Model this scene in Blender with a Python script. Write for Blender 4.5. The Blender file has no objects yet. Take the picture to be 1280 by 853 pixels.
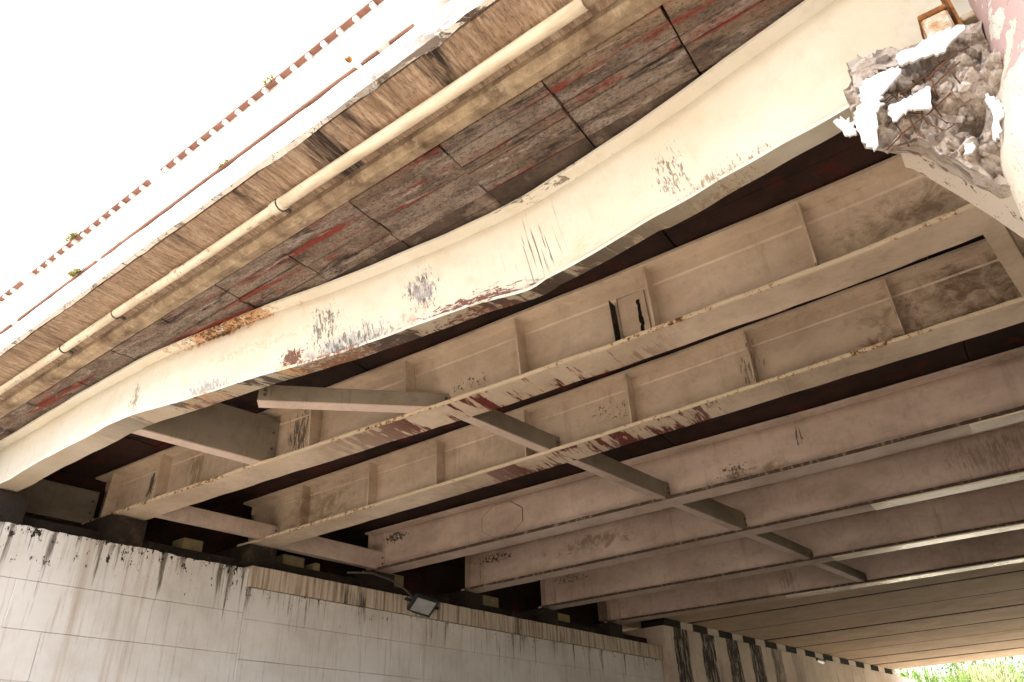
import bpy, bmesh, math, random
from mathutils import Vector, Matrix, noise as mnoise

# ------------------------------------------------------------------ camera, world, sun, exposure
scene = bpy.context.scene
C = scene.collection
R = math.radians

cam_d = bpy.data.cameras.new('camera')
cam = bpy.data.objects.new('camera', cam_d); C.objects.link(cam)
cam_d.sensor_width = 36.0
cam_d.lens = 26.72
cam_d.clip_start = 0.05
cam_d.clip_end = 2000
cam.matrix_world = Matrix(((0.826897, 0.319704, 0.462634, 0.0),
                           (0.561226, -0.417108, -0.714874, 0.0),
                           (-0.035580, 0.850770, -0.524332, 0.0),
                           (0, 0, 0, 1)))
scene.camera = cam

SUN_DIR = Vector((-0.10, -0.25, 1.05)).normalized()      # towards the sun
SUN_EL = math.asin(SUN_DIR.z)
SUN_AZ = math.atan2(SUN_DIR.x, SUN_DIR.y)
world = bpy.data.worlds.new('World'); scene.world = world
world.use_nodes = True
wn = world.node_tree.nodes; wl = world.node_tree.links
bg = wn['Background']
sky = wn.new('ShaderNodeTexSky'); sky.sky_type = 'NISHITA'
sky.sun_disc = False
sky.sun_elevation = SUN_EL
sky.sun_rotation = SUN_AZ
sky.dust_density = 6.0
sky.air_density = 1.0
sky.ozone_density = 1.0
hz = wn.new('ShaderNodeMix'); hz.data_type = 'RGBA'          # bright milky haze over the whole sky
hz.inputs[0].default_value = 0.55
wl.new(sky.outputs[0], hz.inputs[6]); hz.inputs[7].default_value = (3.3, 3.25, 3.1, 1)
wl.new(hz.outputs[2], bg.inputs[0])
bg.inputs[1].default_value = 0.15

sun_d = bpy.data.lights.new('sun', 'SUN')
sun_d.energy = 4.5; sun_d.angle = R(0.5); sun_d.color = (1.0, 0.95, 0.86)
sun = bpy.data.objects.new('sun', sun_d); C.objects.link(sun)
sun.rotation_euler = (-SUN_DIR).to_track_quat('-Z', 'Y').to_euler()
sun.location = SUN_DIR * 40

scene.view_settings.view_transform = 'Standard'
scene.view_settings.look = 'None'
scene.view_settings.exposure = 2.92
scene.view_settings.gamma = 1.0
scene.view_settings.use_curve_mapping = False
scene.render.engine = 'CYCLES'
scene.cycles.max_bounces = 7
scene.cycles.diffuse_bounces = 5
scene.cycles.glossy_bounces = 3
scene.cycles.use_denoising = True
scene.cycles.use_adaptive_sampling = True
scene.cycles.adaptive_threshold = 0.03
scene.cycles.sample_clamp_indirect = 8

GROUND = -1.5            # the camera's eye is the origin
TS = 0.1477              # skew: abutments run along (0.1477, 1)

# ------------------------------------------------------------------ material helpers
class NT:
    def __init__(s, name, rough=0.6, spec=0.3):
        s.m = bpy.data.materials.new(name); s.m.use_nodes = True
        s.t = s.m.node_tree; s.n = s.t.nodes; s.l = s.t.links
        s.b = s.n['Principled BSDF']
        s.b.inputs['Roughness'].default_value = rough
        s.b.inputs['Specular IOR Level'].default_value = spec
        g = s.n.new('ShaderNodeNewGeometry'); s.pos = g.outputs['Position']; s.nor = g.outputs['Normal']
        o = s.n.new('ShaderNodeObjectInfo'); s.rnd = o.outputs['Random']
    def _in(s, sock, v):
        if isinstance(v, (int, float)): sock.default_value = v
        elif isinstance(v, tuple):
            sock.default_value = v if len(v) == len(sock.default_value) else tuple(v) + (1.0,)
        else: s.l.new(v, sock)
    def mp(s, scale, loc=(0, 0, 0), rot=(0, 0, 0), vec=None):
        n = s.n.new('ShaderNodeMapping'); s.l.new(vec or s.pos, n.inputs[0])
        n.inputs['Location'].default_value = loc; n.inputs['Rotation'].default_value = rot
        n.inputs['Scale'].default_value = scale
        return n.outputs[0]
    def noise(s, vec, scale=1.0, detail=4, rough=0.6, dist=0.0):
        n = s.n.new('ShaderNodeTexNoise'); s.l.new(vec, n.inputs['Vector'])
        n.inputs['Scale'].default_value = scale; n.inputs['Detail'].default_value = detail
        n.inputs['Roughness'].default_value = rough; n.inputs['Distortion'].default_value = dist
        return n.outputs[0]
    def mr(s, v, a, b, c=0.0, d=1.0, smooth=False):
        n = s.n.new('ShaderNodeMapRange'); s._in(n.inputs[0], v)
        if smooth: n.interpolation_type = 'SMOOTHSTEP'
        for i, x in enumerate((a, b, c, d)): s._in(n.inputs[i + 1], x)
        return n.outputs[0]
    def ma(s, op, a, b=0.0):
        n = s.n.new('ShaderNodeMath'); n.operation = op
        s._in(n.inputs[0], a); s._in(n.inputs[1], b); return n.outputs[0]
    def mul(s, *a):
        r = a[0]
        for x in a[1:]: r = s.ma('MULTIPLY', r, x)
        return r
    def mx(s, f, a, b):
        n = s.n.new('ShaderNodeMix'); n.data_type = 'RGBA'
        s._in(n.inputs[0], f); s._in(n.inputs[6], a); s._in(n.inputs[7], b); return n.outputs[2]
    def sep(s, v=None):
        n = s.n.new('ShaderNodeSeparateXYZ'); s.l.new(v or s.pos, n.inputs[0]); return n.outputs
    def blob(s, c, r):
        """1 inside an ellipsoid round world point c with radii r, fading to 0 at its rim."""
        inv = tuple(1.0 / x for x in r)
        v = s.mp(inv, tuple(-c[i] * inv[i] for i in range(3)))
        n = s.n.new('ShaderNodeVectorMath'); n.operation = 'LENGTH'; s.l.new(v, n.inputs[0])
        return s.mr(n.outputs['Value'], 1.0, 0.25)
    def bump(s, h, strength=0.3, dist=0.01):
        n = s.n.new('ShaderNodeBump'); n.inputs['Strength'].default_value = strength
        n.inputs['Distance'].default_value = dist; s.l.new(h, n.inputs['Height'])
        s.l.new(n.outputs[0], s.b.inputs['Normal'])
    def col(s, c): s._in(s.b.inputs['Base Color'], c)
    def rough(s, v): s._in(s.b.inputs['Roughness'], v)

def paint(name, base, dirt=(0.20, 0.14, 0.09), rust_amt=0.5, grime=0.5, rough=0.45, marks=None, scrape=None, spec=0.35, under_tone=None):
    """weathered oil paint on steel: soft grime, small chips down to dark primer, optional scrapes and marks"""
    m = NT(name, rough, spec)
    big = m.noise(m.mp((0.9, 0.9, 1.6)), 1.0, 6, 0.65)
    c = m.mx(m.mr(big, 0.40, 0.70, 0, grime), base, dirt)
    drip = m.noise(m.mp((11, 11, 0.8)), 1.0, 4, 0.65)
    zone = m.noise(m.mp((1.1, 1.1, 2.0), (3, 1, 7)), 1.0, 3, 0.5)
    c = m.mx(m.mul(m.mr(drip, 0.54, 0.74, 0, 0.7 * grime), m.mr(zone, 0.40, 0.58)), c, dirt)
    mot = m.noise(m.mp((1, 1, 1)), 7.0, 5, 0.75)
    c = m.mx(m.mr(mot, 0.50, 0.70, 0, 0.45 * grime), c, tuple(x * .75 for x in dirt))
    n2 = m.noise(m.mp((1, 1, 1.3), (9, 4, 2)), 17.0, 5, 0.72)
    ch = m.ma('ADD', n2, m.mr(zone, 0.45, 0.68, -0.06, 0.10))
    c = m.mx(m.mul(m.mr(ch, 0.735, 0.76), rust_amt), c, (0.20, 0.085, 0.035))
    c = m.mx(m.mul(m.mr(ch, 0.755, 0.775), rust_amt), c, (0.05, 0.024, 0.015))
    if under_tone:          # browner tone on the soffit of the bottom flange
        und = m.mul(m.mr(m.sep(m.nor)[2], -0.5, -0.8), m.mr(m.sep()[2], 3.35, 3.3))
        c = m.mx(m.mul(und, m.mr(big, 0.3, 0.6, 0.55, 0.9)), c, under_tone)
    if scrape:
        x0, x1, x2, x3, amt, colour, ang = scrape
        X, Y, Z = m.sep()
        nz = m.sep(m.nor)[2]
        under = m.mul(m.mr(nz, -0.5, -0.8), m.mr(Z, 3.35, 3.3))
        rng = m.mul(m.mr(X, x0, x1), m.mr(X, x3, x2))
        st = m.noise(m.mp((13, 1.7, 1), (0, 0, 0), (0, 0, ang)), 1.0, 6, 0.72, 0.6)
        pat = m.noise(m.mp((1.6, 0.8, 1), (5, 0, 0)), 1.0, 3, 0.5)
        edge = m.ma('ADD', m.mr(pat, 0.38, 0.62, -0.16, 0.14), st)
        f = m.mul(m.mr(edge, 0.60 - amt, 0.63 - amt), rng, under)
        c = m.mx(f, c, colour)
        st2 = m.noise(m.mp((60, 3.0, 1), (0, 0, 0), (0, 0, ang)), 1.0, 3, 0.6, 0.2)
        c = m.mx(m.mul(m.mr(st2, 0.58, 0.66), m.mr(pat, 0.42, 0.55), rng, under, 0.7), c, (0.05, 0.035, 0.03))
    if marks: c = marks(m, c)
    m.col(c)
    m.rough(m.mr(big, 0.3, 0.7, rough - 0.08, rough + 0.2))
    m.bump(m.noise(m.mp((1, 1, 1)), 30.0, 5, 0.7), 0.22, 0.006)
    return m.m

def fascia_marks(m, c):
    # torn primer, tyre black and rust on the struck lower half of the outer girder
    N = {'fine': m.noise(m.mp((1.1, 1, 1.0)), 24.0, 5, 0.75, 0.5), 'mid': m.noise(m.mp((1.1, 1, 1.1), (3, 2, 5)), 11.0, 6, 0.75, 0.6),
         'vert': m.noise(m.mp((2.6, 1, 0.8), (1, 0, 2), (0, R(14), 0)), 17.0, 5, 0.75, 0.4), 'long': m.noise(m.mp((0.7, 1, 2.4), (5, 0, 1), (0, R(-3), 0)), 15.0, 5, 0.75, 0.4)}
    def spot(c, cen, rad, colour, key, T, amt=1.0, gain=0.27, w=0.05):
        """fragments that thicken towards the centre of the spot"""
        b = m.blob(cen, rad)
        f = m.mul(m.mr(m.ma('ADD', N[key], m.mul(b, gain)), T, T + w), m.mr(b, 0.0, 0.06), amt)
        return m.mx(f, c, colour)
    c = spot(c, (-3.80, 3.4, 3.10), (1.0, 0.6, 0.28), (0.44, 0.44, 0.44), 'mid', 0.69, .8, w=.1)
    c = spot(c, (-3.70, 3.4, 3.11), (1.0, 0.6, 0.30), (0.10, 0.095, 0.09), 'vert', 0.76, .8)
    c = spot(c, (-3.98, 3.4, 3.33), (0.32, 0.6, 0.32), (0.09, 0.09, 0.09), 'vert', 0.75, .85)
    c = spot(c, (-3.06, 3.45, 3.32), (0.26, 0.6, 0.27), (0.08, 0.075, 0.08), 'vert', 0.72, .9)
    c = spot(c, (-3.06, 3.45, 3.32), (0.20, 0.6, 0.20), (0.40, 0.38, 0.40), 'mid', 0.68, .7)
    c = spot(c, (-3.10, 3.45, 3.17), (0.40, 0.6, 0.20), (0.66, 0.36, 0.28), 'mid', 0.74, .6, w=.1)
    c = spot(c, (-4.33, 3.4, 3.05), (0.26, 0.6, 0.20), (0.75, 0.42, 0.15), 'mid', 0.68, .7, w=.12)
    c = spot(c, (-4.33, 3.4, 3.14), (0.17, 0.6, 0.13), (0.17, 0.065, 0.028), 'fine', 0.66, 1, .3)
    c = spot(c, (-3.90, 3.45, 3.045), (0.75, 0.6, 0.10), (0.26, 0.10, 0.035), 'fine', 0.68, .95)
    c = spot(c, (-2.65, 3.5, 3.08), (0.85, 0.6, 0.12), (0.17, 0.045, 0.028), 'long', 0.66, .95)
    c = spot(c, (-5.25, 3.3, 3.10), (0.42, 0.6, 0.19), (0.30, 0.30, 0.32), 'vert', 0.72, .8)
    c = spot(c, (-5.2, 3.3, 3.05), (0.6, 0.6, 0.10), (0.55, 0.24, 0.08), 'fine', 0.72, .9)
    c = spot(c, (-6.15, 3.2, 3.25), (0.14, 0.6, 0.45), (0.24, 0.18, 0.10), 'vert', 0.74, .8)
    c = spot(c, (-1.02, 3.4, 3.26), (0.24, 0.6, 0.36), (0.18, 0.13, 0.08), 'vert', 0.77, .85)
    c = spot(c, (-0.75, 3.4, 3.08), (0.75, 0.6, 0.18), (0.30, 0.19, 0.10), 'vert', 0.76, .8)
    c = spot(c, (-1.85, 3.5, 3.16), (0.55, 0.6, 0.18), (0.80, 0.57, 0.28), 'long', 0.72, .6, w=.15)
    c = spot(c, (-5.0, 3.2, 3.585), (0.95, 0.5, 0.07), (0.50, 0.22, 0.05), 'mid', 0.64, .8, w=.1)
    c = spot(c, (-5.0, 3.2, 3.58), (0.90, 0.5, 0.06), (0.08, 0.035, 0.015), 'fine', 0.74, .95)
    c = spot(c, (-1.9, 3.3, 3.585), (1.1, 0.5, 0.05), (0.16, 0.12, 0.09), 'long', 0.80, .85)
    c = spot(c, (-4.7, 3.3, 3.34), (1.1, 0.5, 0.09), (0.80, 0.48, 0.36), 'fine', 0.74, .5)
    sc = m.noise(m.mp((34, 1, 1.6), (0, 0, 0), (0, R(38), 0)), 1.0, 3, 0.6, 0.2)   # long fine scratches over the dent
    c = m.mx(m.mul(m.mr(sc, 0.60, 0.645), m.blob((-2.05, 3.5, 3.24), (0.36, 0.6, 0.36)), 1.2), c, (0.16, 0.14, 0.13))
    return c

def spotter(spots):
    def marks(m, c):
        N = {'fine': m.noise(m.mp((1.0, 1, 1.0)), 22.0, 5, 0.75, 0.4), 'mid': m.noise(m.mp((1.0, 1, 1.2), (3, 2, 5)), 6.0, 6, 0.75, 0.5),
             'vert': m.noise(m.mp((3.2, 1, 0.5), (1, 0, 2)), 12.0, 5, 0.72, 0.3)}
        web = m.mr(m.sep(m.nor)[2], -0.6, -0.4)
        for cen, rad, colour, key, T, w, amt in spots:
            b = m.blob(cen, rad)
            f = m.mul(m.mr(m.ma('ADD', N[key], m.mul(b, 0.27)), T, T + w), m.mr(b, 0.0, 0.1), m.mul(web, amt))
            c = m.mx(f, c, colour)
        return c
    return marks
DK = (0.05, 0.035, 0.025); RB = (0.20, 0.075, 0.03); BR = (0.24, 0.16, 0.095)
G2M = spotter([((-3.55, 4.7, 3.22), (.5, .4, .14), DK, 'fine', .80, .03, .9), ((.35, 4.6, 3.2), (1.1, .4, .4), (0.16, 0.10, 0.06), 'mid', .60, .25, .85),  # wide brown spot at the right end puts the pier's shade into the web
               ((-.6, 4.6, 3.05), (1.6, .4, .10), DK, 'mid', .66, .12, .8), ((-7.2, 4.6, 3.3), (.25, .4, .4), BR, 'vert', .66, .12, .8),
               ((-8.0, 4.6, 3.32), (.10, .4, .35), DK, 'vert', .70, .05, .9), ((-5.6, 4.65, 3.3), (.35, .4, .5), DK, 'vert', .72, .06, .8), ((-2.0, 4.7, 3.05), (.3, .4, .12), DK, 'mid', .68, .06, .9)])
G3M = spotter([((-.1, 6.0, 3.05), (1.5, .5, .16), RB, 'mid', .60, .2, .9), ((.5, 6.0, 3.3), (1.3, .5, .5), (0.14, 0.085, 0.05), 'mid', .60, .25, .85), ((-2.9, 6.2, 3.3), (.6, .5, .3), DK, 'fine', .83, .03, .9),  # low spot is rust; the wide brown one paints the right-end shade
               ((-7.0, 6.2, 3.3), (1.0, .5, .45), BR, 'mid', .66, .2, .8), ((-1.45, 6.1, 3.3), (.25, .5, .5), DK, 'vert', .76, .06, .7)])
G4M = spotter([((-2.4, 8.2, 3.17), (.5, .5, .24), DK, 'fine', .78, .04, .9), ((-2.2, 8.2, 3.12), (.9, .5, .14), BR, 'mid', .68, .15, .8), ((-7.5, 8.2, 3.47), (.45, .5, .16), DK, 'fine', .72, .04, .95),
               ((-7.0, 10.0, 3.45), (.9, .5, .18), DK, 'fine', .76, .04, .95), ((-6.7, 11.95, 3.45), (.9, .5, .18), DK, 'fine', .78, .04, .9), ((-1.6, 8.15, 3.42), (.12, .5, .3), DK, 'vert', .74, .05, .9),
               ((-5.2, 10.0, 3.35), (1.3, .5, .3), BR, 'mid', .70, .12, .7), ((-3.5, 13.9, 3.3), (.4, .5, .5), BR, 'vert', .70, .1, .7), ((0.2, 10.0, 3.3), (1.0, .6, .5), BR, 'vert', .70, .12, .6)])
CREAM = (0.80, 0.775, 0.69)
BEIGE = (0.65, 0.53, 0.41)
MAUVE = (0.66, 0.53, 0.445)
M = {}
M['cream'] = paint('cream_paint', CREAM, (0.66, 0.57, 0.40), 0.5, 0.5, 0.36, fascia_marks,
                   (-6.8, -5.4, -2.0, -0.6, 0.13, (0.085, 0.06, 0.045), R(-28)), 0.4, (0.46, 0.37, 0.26))
M['beige'] = paint('beige_paint', BEIGE, (0.26, 0.18, 0.11), 1.0, 0.62, 0.5, G2M,
                   (-5.4, -4.1, -2.6, -1.5, 0.10, (0.12, 0.022, 0.014), R(-38)))
M['beige_b'] = paint('beige_paint_flaking', BEIGE, (0.26, 0.18, 0.11), 1.0, 0.66, 0.5, G3M,
                     (-5.0, -3.9, -2.1, -1.0, 0.085, (0.12, 0.024, 0.015), R(-38)))
M['mauve'] = paint('mauve_paint', MAUVE, (0.24, 0.16, 0.11), 0.9, 0.6, 0.42, G4M)
M['pale'] = paint('pale_flange_paint', (0.78, 0.70, 0.56), (0.34, 0.26, 0.15), 0.8, 0.35, 0.18, spec=0.8)  # glint from the far opening put into the pale tone, besides the gloss
M['grey_paint'] = paint('grey_paint', (0.29, 0.245, 0.185), (0.12, 0.088, 0.06), 1.0, 0.7, 0.5)
M['pink_paint'] = paint('pinkish_paint', (0.68, 0.55, 0.47), (0.26, 0.17, 0.11), 0.8, 0.4, 0.5)

def rusty(name, a=(0.11, 0.04, 0.02), b=(0.42, 0.19, 0.06), k=0.5):
    m = NT(name, 0.85, 0.15)
    n = m.noise(m.mp((1, 1, 1)), 14.0, 6, 0.7)
    m.col(m.mx(m.mr(n, 0.35, 0.65), a, b)); m.bump(n, 0.6, 0.01); return m.m
M['rust'] = rusty('rust')
M['rust_cream'] = rusty('rust_bleeding_through_cream', (0.80, 0.74, 0.62), (0.45, 0.22, 0.07))
M['rebar'] = rusty('rusty_rebar', (0.035, 0.022, 0.016), (0.16, 0.07, 0.035))
def yellow_rust():
    m = NT('flaking_cream_edge', 0.8, 0.2)
    n = m.noise(m.mp((1, 1, 1)), 21.0, 6, 0.75)
    big = m.noise(m.mp((1, 1, 1), (4, 2, 2)), 0.9, 3, 0.6)
    f = m.ma('ADD', n, m.mr(big, 0.35, 0.65, -0.12, 0.10))
    c = m.mx(m.mr(f, 0.56, 0.62), (0.60, 0.50, 0.36), (0.36, 0.21, 0.08))
    m.col(m.mx(m.mr(f, 0.62, 0.67), c, (0.10, 0.045, 0.022))); m.bump(n, 0.8, 0.008); return m.m
M['lip'] = yellow_rust()
def edge_mat():
    m = NT('grime_crusted_edge', 0.85, 0.15)
    n = m.noise(m.mp((2.5, 1, 1)), 6.0, 6, 0.75)
    m.col(m.mx(m.mr(n, 0.54, 0.66), (0.075, 0.052, 0.036), (0.40, 0.31, 0.22))); m.bump(n, 0.6, 0.008); return m.m
M['edge'] = edge_mat()  # shadow line of the flange edge put into the colour, with crusted dirt

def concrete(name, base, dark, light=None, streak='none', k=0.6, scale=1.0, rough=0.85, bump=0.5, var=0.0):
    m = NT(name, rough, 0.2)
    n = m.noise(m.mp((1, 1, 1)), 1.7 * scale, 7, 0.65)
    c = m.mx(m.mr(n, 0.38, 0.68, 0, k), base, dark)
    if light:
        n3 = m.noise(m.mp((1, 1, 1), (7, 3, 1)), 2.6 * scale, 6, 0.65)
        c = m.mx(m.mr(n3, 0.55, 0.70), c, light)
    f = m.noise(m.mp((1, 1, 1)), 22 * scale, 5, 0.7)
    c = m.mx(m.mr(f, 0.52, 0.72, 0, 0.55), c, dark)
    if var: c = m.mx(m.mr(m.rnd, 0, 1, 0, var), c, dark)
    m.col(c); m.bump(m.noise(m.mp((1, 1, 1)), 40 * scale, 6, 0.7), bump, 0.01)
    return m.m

def overhang():
    m = NT('stained_overhang_concrete', 0.9, 0.15)
    w = m.noise(m.mp((1, 1, 1)), 3.0, 4, 0.6)
    st = m.noise(m.mp((24, 2.0, 2), (0, 0, 0), (0, 0, R(6))), 1.0, 6, 0.75, 1.0)
    big = m.noise(m.mp((2.8, 0.7, 1), (3, 0, 0)), 1.0, 5, 0.65)
    c = m.mx(m.mr(st, 0.36, 0.62), (0.60, 0.46, 0.34), (0.27, 0.18, 0.12))
    c = m.mx(m.mr(w, 0.52, 0.7, 0, 0.7), c, (0.30, 0.20, 0.13))
    c = m.mx(m.mul(m.mr(big, 0.55, 0.66), m.mr(st, 0.30, 0.5)), c, (0.045, 0.035, 0.032))
    fine = m.noise(m.mp((20, 7, 8)), 3.2, 6, 0.8)
    c = m.mx(m.mr(fine, 0.50, 0.66, 0, 0.72), c, (0.10, 0.066, 0.048))
    lt = m.noise(m.mp((9, 1.2, 2), (8, 2, 0)), 1.0, 3, 0.6)
    c = m.mx(m.mr(lt, 0.60, 0.70, 0, 0.7), c, (0.62, 0.50, 0.38))
    m.col(c); m.bump(m.ma('ADD', fine, st), 0.7, 0.012); return m.m
M['overhang'] = overhang()

def soffit_board():
    m = NT('form_board_soffit_concrete', 0.8, 0.25)
    X, Y, Z = m.sep()
    warp = m.noise(m.mp((1, 1, 1)), 2.4, 5, 0.7)
    n = m.noise(m.mp((1.2, 3.0, 3)), 2.2, 6, 0.72, 0.3)
    base = m.mx(m.rnd, (0.33, 0.27, 0.22), (0.235, 0.165, 0.12))
    c = m.mx(m.mr(n, 0.44, 0.62), base, (0.15, 0.11, 0.085))
    g = m.noise(m.mp((1.4, 3.6, 1), (2, 5, 0)), 2.0, 5, 0.75, 0.4)
    c = m.mx(m.mr(g, 0.54, 0.64), c, (0.36, 0.305, 0.265))
    rd = m.noise(m.mp((0.5, 7.5, 1), (11, 3, 0)), 1.6, 3, 0.5)
    patch = m.noise(m.mp((1.3, 2, 1), (1, 1, 0)), 2.0, 4, 0.7)
    c = m.mx(m.mul(m.mr(rd, 0.53, 0.58), m.mr(patch, 0.40, 0.52), m.mr(m.rnd, 0.1, 0.5, 0.3, 0.95)), c, (0.26, 0.045, 0.03))
    edge = m.mr(m.ma('ADD', X, m.mul(warp, 2.0)), -1.2, 1.0)                  # ochre, cleaner concrete to the right
    c = m.mx(m.mul(edge, m.mr(Y, 2.75, 2.62), 0.75), c, (0.46, 0.32, 0.19))
    bk = m.noise(m.mp((0.75, 4.2, 1), (1, 9, 0)), 1.9, 6, 0.75, 0.4)
    c = m.mx(m.mr(bk, 0.55, 0.64), c, (0.045, 0.032, 0.028))
    wh = m.noise(m.mp((1.1, 9, 1), (6, 6, 0)), 1.8, 5, 0.7)
    c = m.mx(m.mul(m.mr(wh, 0.61, 0.67), 0.75), c, (0.52, 0.44, 0.40))
    fine = m.noise(m.mp((5, 9, 5)), 7, 6, 0.82)
    c = m.mx(m.mr(fine, 0.48, 0.62, 0, 0.8), c, (0.05, 0.035, 0.03))
    m.col(c); m.bump(fine, 0.9, 0.016); return m.m
M['board'] = soffit_board()
M['sooty_board'] = concrete('sooty_soffit_strip', (0.13, 0.095, 0.075), (0.03, 0.022, 0.018), (0.26, 0.20, 0.16), k=0.9, var=0.3, scale=1.6)  # shadow gap above the fascia girder put into the board colour
M['inner_board'] = concrete('dark_inner_soffit', (0.05, 0.024, 0.017), (0.012, 0.009, 0.008), (0.11, 0.016, 0.011), k=0.9, var=0.3)  # deep shade of the inner bays put into this dark reddish colour
M['haunch'] = concrete('haunch_concrete', (0.52, 0.405, 0.275), (0.15, 0.10, 0.068), (0.58, 0.48, 0.35), k=1.0, scale=2.6, bump=0.8)
M['slab'] = concrete('slab_concrete', (0.40, 0.34, 0.28), (0.2, 0.16, 0.13))

def white_concrete():
    m = NT('cracked_white_limewash', 0.85, 0.2)
    n = m.noise(m.mp((1.0, 1.0, 1.6)), 2.2, 7, 0.7, 0.6)
    c = m.mx(m.mr(n, 0.60, 0.64), (0.78, 0.74, 0.68), (0.24, 0.20, 0.17))
    X = m.sep()[0]
    old = m.mr(X, -3.4, -1.6)                                # flaked worst towards the middle of the span
    n2 = m.noise(m.mp((0.8, 1, 1.4), (4, 4, 0)), 3.6, 7, 0.72, 0.8)
    c = m.mx(m.mul(m.mr(n2, 0.47, 0.52), old), c, (0.12, 0.09, 0.07))
    cr = m.noise(m.mp((1.6, 1, 6.0), (2, 1, 5)), 1.6, 6, 0.7, 0.4)
    crack = m.mr(m.ma('ABSOLUTE', m.ma('SUBTRACT', cr, 0.5)), 0.0, 0.012, 1.0, 0.0)
    c = m.mx(m.mul(crack, 0.97), c, (0.02, 0.016, 0.014))
    m.col(c); m.bump(m.ma('ADD', n, n2), 0.6, 0.02); return m.m
M['white'] = white_concrete()
M['parapet'] = concrete('white_parapet_paint', (0.80, 0.78, 0.74), (0.60, 0.56, 0.50), k=0.4, bump=0.2)
M['redbrown'] = concrete('redbrown_primer', (0.25, 0.125, 0.098), (0.16, 0.08, 0.064), k=0.7, scale=2, bump=0.2)  # brownish paint, with the shade of the moulding undersides put into its tone

def pipe_mat():
    m = NT('cream_plastic_pipe', 0.45, 0.4)
    n = m.noise(m.mp((0.8, 3, 3)), 3.0, 5, 0.65)
    c = m.mx(m.mr(n, 0.42, 0.72), (0.80, 0.71, 0.56), (0.52, 0.41, 0.28))
    s = m.noise(m.mp((1, 1, 1)), 24, 4, 0.7)
    X = m.sep()[0]
    c = m.mx(m.mul(m.mr(s, 0.58, 0.68), m.mr(X, -2.2, -4.5)), c, (0.26, 0.19, 0.11))
    m.col(c); m.bump(n, 0.15, 0.01); return m.m
M['pipe'] = pipe_mat()

def wall_mat():
    m = NT('stained_white_blockwork', 0.8, 0.25)
    X, Y, Z = m.sep()
    n = m.noise(m.mp((1, 1, 1)), 1.2, 6, 0.65)
    base = m.mx(m.mr(m.rnd, 0, 1, 0, 0.3), (0.70, 0.675, 0.64), (0.62, 0.595, 0.56))
    c = m.mx(m.mr(n, 0.42, 0.72, 0, 0.55), base, (0.42, 0.37, 0.30))
    fine = m.noise(m.mp((1, 30, 1.4)), 1.0, 4, 0.65)
    c = m.mx(m.mr(fine, 0.55, 0.72, 0, 0.55), c, (0.34, 0.29, 0.23))
    # run-off: dark beads and drips under the seat, some long rusty ones
    drip = m.noise(m.mp((6, 11, 0.55), (0, 3, 0)), 1.0, 5, 0.7, 0.15)
    top = m.mr(Z, 1.35, 2.62)
    f = m.ma('ADD', m.mul(top, 0.24), drip)
    c = m.mx(m.mul(m.mr(f, 0.73, 0.82), 0.85), c, (0.085, 0.06, 0.04))
    rs = m.noise(m.mp((4, 5.2, 0.18), (0, 8, 0)), 1.0, 4, 0.7)
    c = m.mx(m.mul(m.mr(rs, 0.60, 0.74), 0.55), c, (0.36, 0.26, 0.17))
    sp = m.noise(m.mp((1, 9, 5)), 1.6, 4, 0.75)
    tp = m.mr(Z, 2.0, 2.66)
    c = m.mx(m.mr(m.ma('ADD', sp, m.mul(tp, 0.19)), 0.725, 0.755), c, (0.03, 0.022, 0.018))
    m.col(c); m.bump(m.noise(m.mp((1, 1, 1)), 25, 6, 0.7), 0.35, 0.01); return m.m
M['wall'] = wall_mat()
def band_mat():
    m = NT('grimy_seat_band', 0.8, 0.25)
    n = m.noise(m.mp((4, 19, 0.8)), 1.0, 5, 0.7)
    c = m.mx(m.mr(n, 0.44, 0.66), (0.58, 0.50, 0.40), (0.20, 0.125, 0.07))
    b = m.noise(m.mp((2, 2.4, 0.6), (3, 1, 0)), 1.0, 5, 0.7)
    c = m.mx(m.mul(m.mr(b, 0.55, 0.68), m.mr(n, 0.35, 0.55)), c, (0.04, 0.03, 0.025))
    m.col(c); m.bump(n, 0.4, 0.01); return m.m
M['band'] = band_mat()
M['seat'] = concrete('sooty_seat_concrete', (0.10, 0.07, 0.05), (0.02, 0.015, 0.012), (0.22, 0.17, 0.10), k=0.9)  # dark base tone with random paler patches
M['soot'] = concrete('soot_crusted_concrete', (0.035, 0.026, 0.02), (0.012, 0.009, 0.008), (0.075, 0.05, 0.032), k=0.8, scale=2)  # near-black tone for the upstand and pedestals behind the wall top
M['block_yellow'] = concrete('yellowed_pedestal', (0.34, 0.28, 0.15), (0.14, 0.105, 0.055), k=0.7, scale=2)

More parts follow.
